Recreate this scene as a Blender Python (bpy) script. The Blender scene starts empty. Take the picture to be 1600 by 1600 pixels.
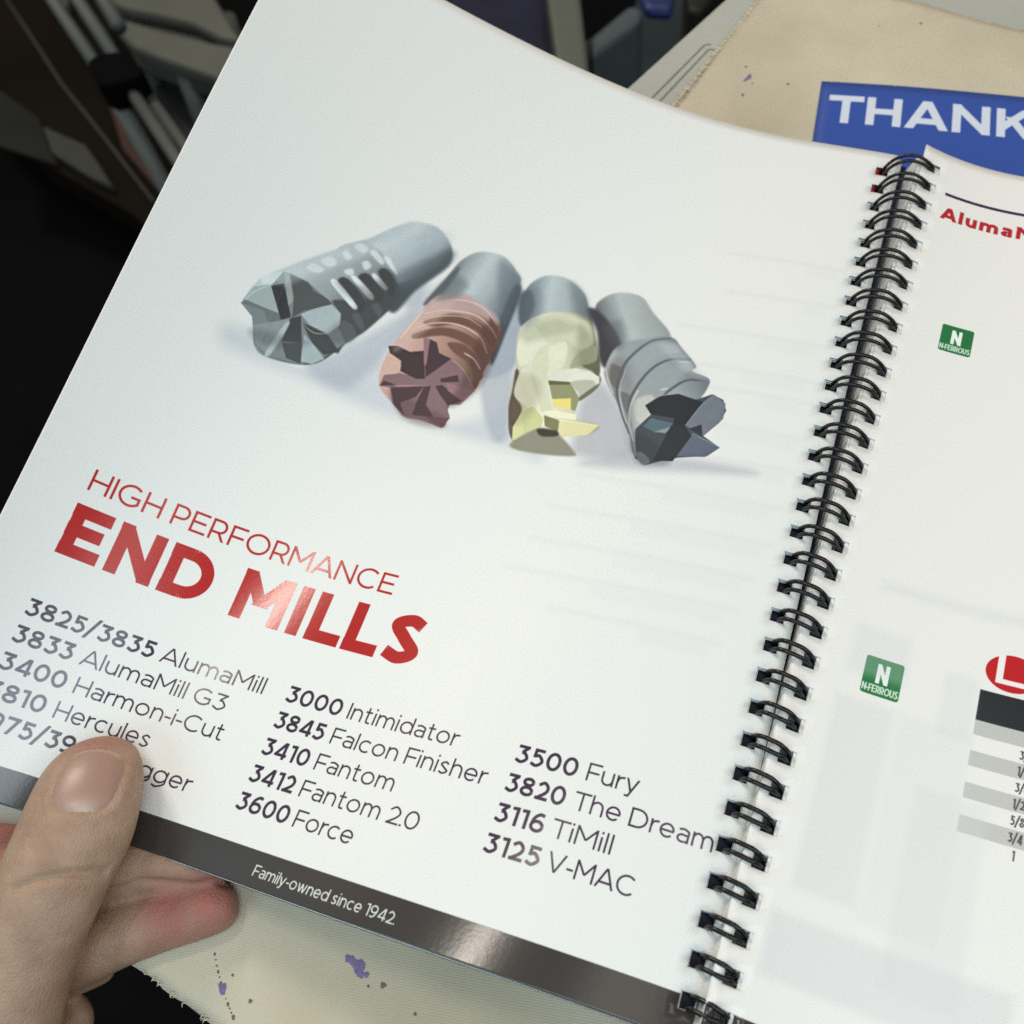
import bpy, bmesh, math, random
import numpy as np
from mathutils import Vector, Matrix
from mathutils.bvhtree import BVHTree
random.seed(7); rng = np.random.default_rng(7)
MM = 0.001
scn = bpy.context.scene
COL = scn.collection

# ------------------------------------------------------------------ camera
cd = bpy.data.cameras.new('camera'); cam = bpy.data.objects.new('camera', cd); COL.objects.link(cam)
cd.sensor_fit = 'HORIZONTAL'; cd.sensor_width = 36.0; cd.lens = 36.0
cd.clip_start = 0.01; cd.clip_end = 20
cd.dof.use_dof = True; cd.dof.focus_distance = 0.27; cd.dof.aperture_fstop = 18
cam.matrix_world = Matrix(((0.93165584, -0.26074401, 0.25304142, -0.01026311),
                           (0.34984, 0.83182381, -0.43090732, -0.00723985),
                           (-0.09812938, 0.48998133, 0.8661922, 0.24553210), (0, 0, 0, 1)))
scn.camera = cam
# ------------------------------------------------------------------ world and lamps
wd = bpy.data.worlds.new('World'); scn.world = wd; wd.use_nodes = True
wd.node_tree.nodes['Background'].inputs[0].default_value = (0.98, 0.93, 0.89, 1)
wd.node_tree.nodes['Background'].inputs[1].default_value = 0.19
def area(name, loc, tgt, sx, sy, power, color):
    l = bpy.data.lights.new(name, 'AREA'); l.shape = 'RECTANGLE'; l.size = sx; l.size_y = sy
    l.energy = power; l.color = color
    o = bpy.data.objects.new(name, l); COL.objects.link(o); o.location = Vector(loc)
    o.rotation_euler = (Vector(tgt) - Vector(loc)).to_track_quat('-Z', 'Y').to_euler(); return o
area('ceiling_lamp', (-0.43, 0.26, 1.35), (-0.05, 0.1, 0), 0.26, 0.09, 3.2, (1.0, 0.90, 0.78))
area('far_key_fill', (-1.45, 1.05, 1.35), (-0.05, 0.1, 0), 0.4, 0.4, 19.0, (1.0, 0.86, 0.72))  # added key light, placed where its reflection misses the visible pages
area('warm_side_fill', (0.95, 0.55, 0.72), (0.1, 0.14, 0), 0.6, 0.5, 2.2, (1.0, 0.88, 0.74))  # added warm fill from the right, no known source there
area('warm_ceiling_bounce', (0.34, 0.24, 1.30), (0, 0.1, 0), 0.8, 0.34, 1.4, (1.0, 0.88, 0.76))  # added panel standing in for warm light bounced off the ceiling
area('cool_window', (0.50, -0.34, 1.20), (-0.2, -0.10, 0), 0.34, 1.3, 10.8, (0.76, 0.90, 0.98))
area('near_cool_fill', (-0.30, -0.65, 0.70), (-0.2, 0.05, 0), 0.6, 0.5, 3.2, (0.52, 0.85, 1.0))  # added cool fill that tints the lower left of the pages
area('side_window', (-1.3, -0.1, 0.85), (-0.1, 0.1, 0), 0.9, 0.9, 1.8, (0.62, 0.88, 1.0))
scn.view_settings.view_transform = 'Standard'; scn.view_settings.look = 'None'
scn.view_settings.exposure = -0.12; scn.view_settings.gamma = 1.0
scn.render.engine = 'CYCLES'; scn.cycles.use_denoising = False; scn.cycles.max_bounces = 8

# ------------------------------------------------------------------ helpers
def put(name, me, parent=None, mat=None, smooth=False, **kw):
    o = bpy.data.objects.new(name, me); COL.objects.link(o)
    if parent is not None: o.parent = parent
    if mat is not None and not me.materials: me.materials.append(mat)
    if smooth and len(me.polygons): me.polygons.foreach_set('use_smooth', [True] * len(me.polygons))
    for k, v in kw.items(): o[k] = v
    return o
def thing(name, loc, label, cat, group=None):
    o = bpy.data.objects.new(name, None); COL.objects.link(o); o.location = [c * MM for c in loc]
    o.empty_display_size = 0.02
    o['label'] = label; o['category'] = cat
    if group: o['group'] = group
    return o
def local(o, P):   # world mm -> object space metres
    P = np.asarray(P, float) * MM
    return P - np.array(o.location) if o is not None else P
def mesh(name, V, F):
    me = bpy.data.meshes.new(name); me.from_pydata([tuple(map(float, v)) for v in V], [], F); me.update(); return me
def join(parts):
    V = []; F = []
    for v, f in parts:
        n = len(V); V += [tuple(p) for p in v]; F += [tuple(i + n for i in q) for q in f]
    return V, F
def tube(path, r, n=10, cap=True):
    path = np.asarray(path, float); N = len(path); V = []; F = []
    rr = np.full(N, r, float) if np.isscalar(r) else np.asarray(r, float)
    T = np.gradient(path, axis=0); T /= np.linalg.norm(T, axis=1)[:, None] + 1e-12
    up = np.array([0, 0, 1.]) if abs(T[0][2]) < .9 else np.array([0, 1., 0])
    a = np.cross(T[0], up); a /= np.linalg.norm(a)
    for i in range(N):
        a = a - T[i] * (a @ T[i]); a /= np.linalg.norm(a); b = np.cross(T[i], a)
        for k in range(n):
            q = 2 * math.pi * k / n; V.append(path[i] + rr[i] * (math.cos(q) * a + math.sin(q) * b))
    for i in range(N - 1):
        for k in range(n):
            F.append((i * n + k, i * n + (k + 1) % n, (i + 1) * n + (k + 1) % n, (i + 1) * n + k))
    if cap: F.append(tuple(range(n))[::-1]); F.append(tuple((N - 1) * n + k for k in range(n)))
    return V, F
def slab(outline, z0, z1, o=None, bevel=0.0, name='slab', segs=2):
    """closed outline (world mm) extruded from z0 up to z1, edges bevelled"""
    bm = bmesh.new(); vs = [bm.verts.new(local(o, (p[0], p[1], z0))) for p in outline]
    f = bm.faces.new(vs); bm.normal_update()
    r = bmesh.ops.extrude_face_region(bm, geom=[f])
    bmesh.ops.translate(bm, vec=(0, 0, (z1 - z0) * MM), verts=[v for v in r['geom'] if isinstance(v, bmesh.types.BMVert)])
    bmesh.ops.recalc_face_normals(bm, faces=bm.faces)
    if bevel: bmesh.ops.bevel(bm, geom=list(bm.edges), offset=bevel * MM, segments=segs, affect='EDGES', profile=.5, clamp_overlap=True)
    me = bpy.data.meshes.new(name); bm.to_mesh(me); bm.free(); return me
def evalmesh(o):
    dg = bpy.context.evaluated_depsgraph_get(); dg.update(); return bpy.data.meshes.new_from_object(o.evaluated_get(dg))

# ------------------------------------------------------------------ materials
def lin(c):
    c = np.asarray(c, float) / 255.; return tuple(np.where(c <= .04045, c / 12.92, ((c + .055) / 1.055) ** 2.4))
def nodes(name):
    m = bpy.data.materials.new(name); m.use_nodes = True; nt = m.node_tree
    return m, nt, nt.nodes['Principled BSDF']
def N(nt, t, **kw):
    n = nt.nodes.new(t)
    for k, v in kw.items(): setattr(n, k, v)
    return n
def simple(name, col, rough=.5, metal=0., var=.15, scale=60., bump=.0, bscale=400., spec=.5, coat=0.):
    m, nt, b = nodes(name); L = nt.links.new
    tc = N(nt, 'ShaderNodeTexCoord'); no = N(nt, 'ShaderNodeTexNoise'); no.inputs['Scale'].default_value = scale; no.inputs['Detail'].default_value = 5
    L(tc.outputs['Object'], no.inputs['Vector'])
    mx = N(nt, 'ShaderNodeMix', data_type='RGBA'); mx.inputs[6].default_value = tuple(c * (1 - var) for c in col) + (1,); mx.inputs[7].default_value = tuple(min(1, c * (1 + var)) for c in col) + (1,)
    L(no.outputs['Fac'], mx.inputs[0]); L(mx.outputs[2], b.inputs['Base Color'])
    b.inputs['Roughness'].default_value = rough; b.inputs['Metallic'].default_value = metal
    b.inputs['Specular IOR Level'].default_value = spec; b.inputs['Coat Weight'].default_value = coat
    if bump:
        n2 = N(nt, 'ShaderNodeTexNoise'); n2.inputs['Scale'].default_value = bscale; n2.inputs['Detail'].default_value = 4; L(tc.outputs['Object'], n2.inputs['Vector'])
        bp = N(nt, 'ShaderNodeBump'); bp.inputs['Strength'].default_value = bump; bp.inputs['Distance'].default_value = .0005
        L(n2.outputs['Fac'], bp.inputs['Height']); L(bp.outputs['Normal'], b.inputs['Normal'])
    return m

# ------------------------------------------------------------------ lettering: monoline stroke font drawn as flat print
def arc(cx, cy, rx, ry, a0, a1, n=22):
    t = np.radians(np.linspace(a0, a1, n)); return np.stack([cx + rx * np.cos(t), cy + ry * np.sin(t)], 1)
def spl(pts, n=9):
    P = np.array(pts, float); P = np.vstack([2 * P[0] - P[1], P, 2 * P[-1] - P[-2]]); out = []
    for i in range(1, len(P) - 2):
        for u in np.linspace(0, 1, n, endpoint=False):
            a, b, c, d = P[i - 1:i + 3]; out.append(.5 * ((2 * b) + (c - a) * u + (2 * a - 5 * b + 4 * c - d) * u * u + (3 * b - a - 3 * c + d) * u ** 3))
    out.append(P[-2]); return np.array(out)
XH = .74
def smooth_loop(pts, n=5):
    P = np.array(pts, float); m = len(P); out = []
    for i in range(m):
        a, b, c, d = P[i - 1], P[i], P[(i + 1) % m], P[(i + 2) % m]
        for u in np.linspace(0, 1, n, endpoint=False): out.append(.5 * ((2 * b) + (c - a) * u * .8 + (2 * a - 5 * b + 4 * c - d) * u * u + (3 * b - a - 3 * c + d) * u ** 3 + (c - a) * .2 * u * (1 - u) * 0 + (c - a) * .2 * u))
    return out
def glyph(c, w):
    """returns advance, list of (polyline, clip_lo, clip_hi); cap height 1"""
    h = w / 2; s = []; lo, hi = -9, 9
    def st(*p, lo=-9, hi=9): s.append((np.array(p, float), lo, hi))
    def cv(P, lo=-9, hi=9): s.append((np.asarray(P, float), lo, hi))
    def V(x, a=0, b=1): st((x, a), (x, b))
    def Hh(y, a, b): st((a, y), (b, y))
    def D(x0, y0, x1, y1, lo, hi, xl=-9, xh=99):
        d = np.array([x1 - x0, y1 - y0], float); d /= np.linalg.norm(d); e = w * 1.2
        st((x0 - d[0] * e, y0 - d[1] * e), (x1 + d[0] * e, y1 + d[1] * e), lo=lo, hi=hi); s[-1] = s[-1] + (xl, xh)
    W = .7
    if c == 'H': W = .80; V(h); V(W - h); Hh(.5, h, W - h)
    elif c == 'I': W = w; V(h)
    elif c == 'E': W = .70; V(h); Hh(h, 0, W); Hh(1 - h, 0, W - .01); Hh(.51, 0, W - .07)
    elif c == 'F': W = .69; V(h); Hh(1 - h, 0, W); Hh(.47, 0, W - .07)
    elif c == 'L': W = .66; V(h); Hh(h, 0, W)
    elif c == 'T': W = .80; V(W / 2); Hh(1 - h, 0, W)
    elif c == 'N': W = .84; V(h); V(W - h); D(h * 1.1, 1 - h * .75, W - h * 1.1, h * .75, 0, 1, 0, W)
    elif c == 'M': W = .98; V(h); V(W - h); D(h * 1.1, 1 - h * .6, W / 2, .30 + h * .6, .30 + h * .3, 1, 0, W); D(W - h * 1.1, 1 - h * .6, W / 2, .30 + h * .6, .30 + h * .3, 1, 0, W)
    elif c == 'A': W = .98; D(h * 1.05, 0, W / 2, 1, 0, 1); D(W - h * 1.05, 0, W / 2, 1, 0, 1); Hh(.28, .2, W - .2)
    elif c == 'V': W = .95; D(h * 1.05, 1, W / 2, 0, 0, 1); D(W - h * 1.05, 1, W / 2, 0, 0, 1)
    elif c == 'K': W = .82; V(h); D(h, .30, W - h * 1.3, 1, 0, 1, h, 9); D(.38, .58, W - h * 1.2, 0, 0, .72, h, 9)
    elif c == 'U': W = .78; V(h, .38); V(W - h, .38); cv(arc(W / 2, .38, W / 2 - h, .38 - h, 180, 360))
    elif c == 'D': W = .88; V(h); Hh(h, 0, .38); Hh(1 - h, 0, .38); cv(arc(.38, .5, W - h - .38, .5 - h, -90, 90, 30))
    elif c in 'PR':
        W = .70; V(h); yb = .36 + h * .4; r = (1 - h - yb) / 2; Hh(1 - h, 0, .40); Hh(yb, 0, .40); cv(arc(.38, yb + r, W - h - .38, r, -90, 90))
        if c == 'R': W = .74; D(.40, yb, W - h * 1.2, 0, 0, yb)
    elif c == 'O': W = 1.04; cv(arc(W / 2, .5, W / 2 - h, .51 - h, 0, 360, 48))
    elif c == 'C': W = .92; cv(arc(.52, .5, .52 - h, .51 - h, 46, 314, 40))
    elif c == 'G': W = .97; cv(arc(.52, .5, .52 - h, .51 - h, 48, 318, 40)); V(W - h - .03, .14, .5); Hh(.5 - h, .54, W - .03)
    elif c == 'S': W = .72; cv(spl([(W - h * .8, .83 - h * .25), (.40, 1.01 - h), (h + .03, .75), (.37, .505), (W - h - .0, .265), (.37, -.01 + h), (h * .7, .17 + h * .2)]))
    elif c == '0': W = .78; cv(arc(W / 2, .5, W / 2 - h, .51 - h, 0, 360, 48))
    elif c == '1': W = .30 + h; V(W - h); st((.0, 1 - h * 1.25), (W - h, 1 - h * .95))
    elif c == '2': W = .68; cv(spl([(h * .8, .76), (.34, 1.01 - h), (W - h - .02, .71), (.50, .42), (h * 1.3, h)])); Hh(h, 0, W)
    elif c == '3': W = .70; Hh(1 - h, .05, W - .04); st((W - .08 - h * .4, 1 - h), (.30, .60)); cv(spl([(.28, .575), (.46, .57), (W - h, .30), (.36, -.01 + h), (h * .5, .15 + h * .3)]))
    elif c == '4': W = .78; V(.59, 0, 1); D(.54, .95, h * 1.2, .26, .22, 1); Hh(.24, 0.02, W)
    elif c == '5': W = .70; Hh(1 - h, .10, W - .05); st((.10 + h, 1), (.08 + h, .50)); cv(spl([(.08 + h, .55), (.40, .645 - h * .2), (W - h, .33), (.36, -.01 + h), (h * .5, .14 + h * .3)]))
    elif c == '6': W = .75; cv(arc(W / 2 + .01, .32, W / 2 - h, .33 - h, 0, 360, 40)); cv(spl([(h + .01, .32), (.13 + h * .6, .70), (.42, 1.01 - h), (.67, .90)]))
    elif c == '9': W = .75; cv(arc(W / 2 - .01, .68, W / 2 - h, .33 - h, 0, 360, 40)); cv(spl([(W - h - .01, .68), (W - .13 - h * .6, .30), (.33, -.01 + h), (.08, .10)]))
    elif c == '8': W = .74; cv(arc(W / 2, .755, W / 2 - h - .04, .255 - h, 0, 360, 36)); cv(arc(W / 2, .275, W / 2 - h, .285 - h, 0, 360, 40))
    elif c == '7': W = .70; Hh(1 - h, 0, W); D(W - h * 1.2, 1 - h, .20, 0, 0, 1)
    elif c == '/': W = .62; D(.04, -.12, .58, 1.12, -.14, 1.14)
    elif c == '-': W = .40; Hh(.37, .03, .37)
    elif c == '.': W = w * 1.2; Hh(h * 1.2, 0, w * 1.2)
    elif c in 'adgco e':
        W = .76 if c in 'dgo' else .70
        if c == ' ': return .44, []
        if c == 'a':
            W = .60; V(W - h, 0, .46); cv(spl([(.07, .655 - h * .3), (.30, XH - h), (W - h - .01, .60 - h * .3), (W - h, .44)]))
            cv(arc(.27, .225, .27 - h, .235 - h, 60, 300, 24)); st((.38, .43 - h * .8), (W - h, .43 - h * .8)); cv(spl([(.40, .02 + h * .6), (.50, .09), (W - h, .20)]))
        elif c == 'e': W = .72; cv(arc(W / 2, XH / 2, W / 2 - h, XH / 2 + .01 - h, 0, 318, 36)); Hh(XH / 2 - .01, h, W - h * .6)
        elif c == 'c': W = .66; cv(arc(.38, XH / 2, .38 - h, XH / 2 + .01 - h, 48, 312, 32))
        else:
            cv(arc(W / 2, XH / 2, W / 2 - h, XH / 2 + .01 - h, 0, 360, 40))
            if c == 'd': V(W - h, 0, 1.03)
            if c == 'g': cv(spl([(W - h, XH), (W - h, .3), (W - h, .02), (W / 2 - .02, -.27 + h), (.08, -.16)]))
    elif c in 'nhmru':
        r = .33
        if c == 'r': W = .40; V(h, 0, XH); cv(spl([(h, .36), (h + .09, .62 - h * .3), (W, XH - h - .01)]))
        elif c == 'u': W = .64; V(h, r, XH); V(W - h, 0, XH); cv(arc(W / 2, r, W / 2 - h, r + .01 - h, 180, 360))
        elif c == 'm': W = 1.04; V(h, 0, XH); V(W / 2, 0, XH - r); V(W - h, 0, XH - r); q = (W / 2 - h) / 2; cv(arc(h + q, XH - r, q, r + .01 - h, 0, 180)); cv(arc(W / 2 + q, XH - r, q, r + .01 - h, 0, 180))
        else: W = .64; V(h, 0, 1.03 if c == 'h' else XH); V(W - h, 0, XH - r); cv(arc(W / 2, XH - r, W / 2 - h, r + .01 - h, 0, 180))
    elif c in 'il':
        W = w; V(h, 0, XH if c == 'i' else 1.03)
        if c == 'i': st((h, .89), (h, .89 + w * 1.15))
    elif c == 't': W = .42; st((.12 + h, .97), (.12 + h, .2)); Hh(XH - h, 0, W - .02); cv(spl([(.12 + h, .22), (.16 + h, .03 + h * .6), (W - .01, .045)]))
    elif c == 's': W = .52; cv(spl([(W - h * 1.1, .61 - h * .2), (.27, XH + .01 - h), (h + .02, .54), (.26, .375), (W - h, .20), (.26, -.01 + h), (h * .6, .12)]))
    elif c == 'y': W = .68; D(h, XH, W / 2, 0.02, -.0, XH); D(W - h, XH, .22, -.25, -.25, XH); st((.06, -.25 + h), (.26, -.25 + h))
    elif c == 'w': W = .98; D(h, XH, .29, 0, 0, XH); D(.29, 0, .49, XH, 0, XH); D(.49, XH, .69, 0, 0, XH); D(.69, 0, W - h, XH, 0, XH)
    return W, s
def pair(a, b):
    if a == ' ' or b == ' ': return 0.
    k = .13
    if a in 'AVTFLy/r-.' or b in 'AVTy/-.': k = .07
    if (a + b) in ('AM', 'MA', 'RM', 'VA'): k = .09
    return k
class Print:
    def __init__(self, w, h, ppm, base):
        self.w, self.h, self.p = w, h, ppm; self.nx, self.ny = int(w * ppm), int(h * ppm)
        self.a = np.empty((self.ny, self.nx, 3), np.float32); self.a[:] = np.array(base) / 255.; self.ink = np.zeros((self.ny, self.nx), np.float32)
    def win(self, x0, y0, x1, y1):
        i0 = max(0, int(x0 * self.p)); i1 = min(self.nx, int(x1 * self.p) + 2); j0 = max(0, int(y0 * self.p)); j1 = min(self.ny, int(y1 * self.p) + 2)
        if i1 <= i0 or j1 <= j0: return None
        X, Y = np.meshgrid((np.arange(i0, i1) + .5) / self.p, (np.arange(j0, j1) + .5) / self.p); return i0, i1, j0, j1, X.astype(np.float32), Y.astype(np.float32)
    def put(self, W_, cov, col, a=1., ink=1.):
        i0, i1, j0, j1 = W_[:4]; c = (np.clip(cov, 0, 1) * a)[..., None]; t = self.a[j0:j1, i0:i1]
        t[:] = t * (1 - c) + c * (np.array(col, np.float32) / 255.); k = self.ink[j0:j1, i0:i1]; k[:] = np.maximum(k, c[..., 0] * ink)
    def strokes(self, polys, w, col):
        P = np.vstack([q[0] for q in polys]); W_ = self.win(P[:, 0].min() - w, P[:, 1].min() - w, P[:, 0].max() + w, P[:, 1].max() + w)
        if W_ is None: return
        X, Y = W_[4:]; cov = np.zeros_like(X); f = self.p
        for p, lo, hi, *xc in polys:
            c = np.zeros_like(X); cum = np.concatenate([[0], np.cumsum(np.hypot(*np.diff(p, axis=0).T))])
            for k in range(len(p) - 1):
                a, b = p[k], p[k + 1]; d = b - a; L = np.hypot(*d)
                if L < 1e-6: continue
                d = d / L; u = (X - a[0]) * d[0] + (Y - a[1]) * d[1]; v = np.abs((X - a[0]) * -d[1] + (Y - a[1]) * d[0])
                sd = np.maximum(v - w / 2, np.maximum(-u, u - L)); c = np.maximum(c, np.clip(.5 - sd * f, 0, 1))
                if k and cum[k] > w * .5 and cum[-1] - cum[k] > w * .5: c = np.maximum(c, np.clip(.5 - (np.hypot(X - a[0], Y - a[1]) - w / 2) * f, 0, 1))
            c = c * np.clip(.5 + (Y - lo) * f, 0, 1) * np.clip(.5 - (Y - hi) * f, 0, 1)
            if xc: c = c * np.clip(.5 + (X - xc[0]) * f, 0, 1) * np.clip(.5 - (X - xc[1]) * f, 0, 1)
            cov = np.maximum(cov, c)
        self.put(W_, cov, col)
    def text(self, txt, x0, y0, cap, w, col, x1=None, skip='', sx=1.):
        """w is the stroke as a fraction of cap height; the line is fitted between x0 and x1"""
        adv = []; x = 0.
        for i, c in enumerate(txt):
            gw, st = glyph(c, w / sx if sx < 1 else w); adv.append((x, st)); x += gw + (pair(c, txt[i + 1]) if i + 1 < len(txt) else 0)
        kx = cap * sx if x1 is None else (x1 - x0) / x
        for (gx, st), c in zip(adv, txt):
            if st and c not in skip:
                self.strokes([(np.stack([x0 + (p[:, 0] + gx) * kx, y0 + p[:, 1] * cap], 1), y0 + lo * cap, y0 + hi * cap) + tuple(x0 + (e + gx) * kx for e in xc) for p, lo, hi, *xc in st], w * cap, col)
        return x0 + x * kx
    def poly(self, pts, col, feather=.1, a=1., ink=.6, grad=None):
        P = np.array(pts, float); m = feather + .3; W_ = self.win(P[:, 0].min() - m, P[:, 1].min() - m, P[:, 0].max() + m, P[:, 1].max() + m)
        if W_ is None: return
        X, Y = W_[4:]; ins = np.zeros(X.shape, bool); dist = np.full(X.shape, 1e9, np.float32); n = len(P)
        for i in range(n):
            x0, y0 = P[i]; x1, y1 = P[(i + 1) % n]
            if y0 != y1: ins ^= ((y0 > Y) != (y1 > Y)) & (X < (x1 - x0) * (Y - y0) / (y1 - y0) + x0)
            dx, dy = x1 - x0, y1 - y0; u = np.clip(((X - x0) * dx + (Y - y0) * dy) / (dx * dx + dy * dy + 1e-9), 0, 1)
            dist = np.minimum(dist, np.hypot(X - x0 - u * dx, Y - y0 - u * dy))
        sd = np.where(ins, -dist, dist); t = np.clip(.5 - sd / (2 * feather), 0, 1)
        if grad:
            (ax, ay), (bx, by), st = grad; u = ((X - ax) * (bx - ax) + (Y - ay) * (by - ay)) / ((bx - ax) ** 2 + (by - ay) ** 2)
            col = np.stack([np.interp(u, [q[0] for q in st], [q[1][k] for q in st]) for k in range(3)], -1)
        self.put(W_, t * t * (3 - 2 * t), col, a, ink)
    def rect(self, x0, y0, x1, y1, col, r=0., a=1., f=.06, ink=1.):
        W_ = self.win(x0 - 1, y0 - 1, x1 + 1, y1 + 1)
        if W_ is None: return
        X, Y = W_[4:]; cx, cy = (x0 + x1) / 2, (y0 + y1) / 2; qx = np.abs(X - cx) - (x1 - x0) / 2 + r; qy = np.abs(Y - cy) - (y1 - y0) / 2 + r
        sd = np.hypot(np.maximum(qx, 0), np.maximum(qy, 0)) + np.minimum(np.maximum(qx, qy), 0) - r; self.put(W_, .5 - sd / (2 * f), col, a, ink)
    def disc(self, cx, cy, rx, ry, col):
        W_ = self.win(cx - rx - 1, cy - ry - 1, cx + rx + 1, cy + ry + 1)
        if W_ is None: return
        X, Y = W_[4:]; self.put(W_, .5 - (np.hypot((X - cx) / rx, (Y - cy) / ry) - 1) * rx * self.p, col)
    def image(self, name):
        img = bpy.data.images.new(name, self.nx, self.ny, alpha=True, float_buffer=False); b = np.empty((self.ny, self.nx, 4), np.float32)
        b[..., :3] = self.a; b[..., 3] = 1; img.alpha_mode = 'CHANNEL_PACKED'; b[..., 3] = 1 - .999 * self.ink
        img.pixels.foreach_set(b.ravel()); img.update(); img.pack(); return img
def paper(name, img, coat=.35):
    m, nt, b = nodes(name); L = nt.links.new; t = N(nt, 'ShaderNodeTexImage'); t.image = img; t.extension = 'EXTEND'; t.interpolation = 'Cubic'
    L(t.outputs['Color'], b.inputs['Base Color'])
    mr = N(nt, 'ShaderNodeMapRange'); mr.inputs['To Min'].default_value = .18; mr.inputs['To Max'].default_value = .40   # ink is slicker than bare paper
    L(t.outputs['Alpha'], mr.inputs['Value']); L(mr.outputs['Result'], b.inputs['Roughness'])
    tc = N(nt, 'ShaderNodeTexCoord'); n = N(nt, 'ShaderNodeTexNoise'); n.inputs['Scale'].default_value = 900; n.inputs['Detail'].default_value = 3; L(tc.outputs['Object'], n.inputs['Vector'])
    bp = N(nt, 'ShaderNodeBump'); bp.inputs['Strength'].default_value = .25; bp.inputs['Distance'].default_value = .00005; L(n.outputs['Fac'], bp.inputs['Height']); L(bp.outputs['Normal'], b.inputs['Normal'])
    ms = N(nt, 'ShaderNodeMapRange'); ms.inputs['To Min'].default_value = .52; ms.inputs['To Max'].default_value = .38; L(t.outputs['Alpha'], ms.inputs['Value']); L(ms.outputs['Result'], b.inputs['Specular IOR Level'])
    return m
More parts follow.
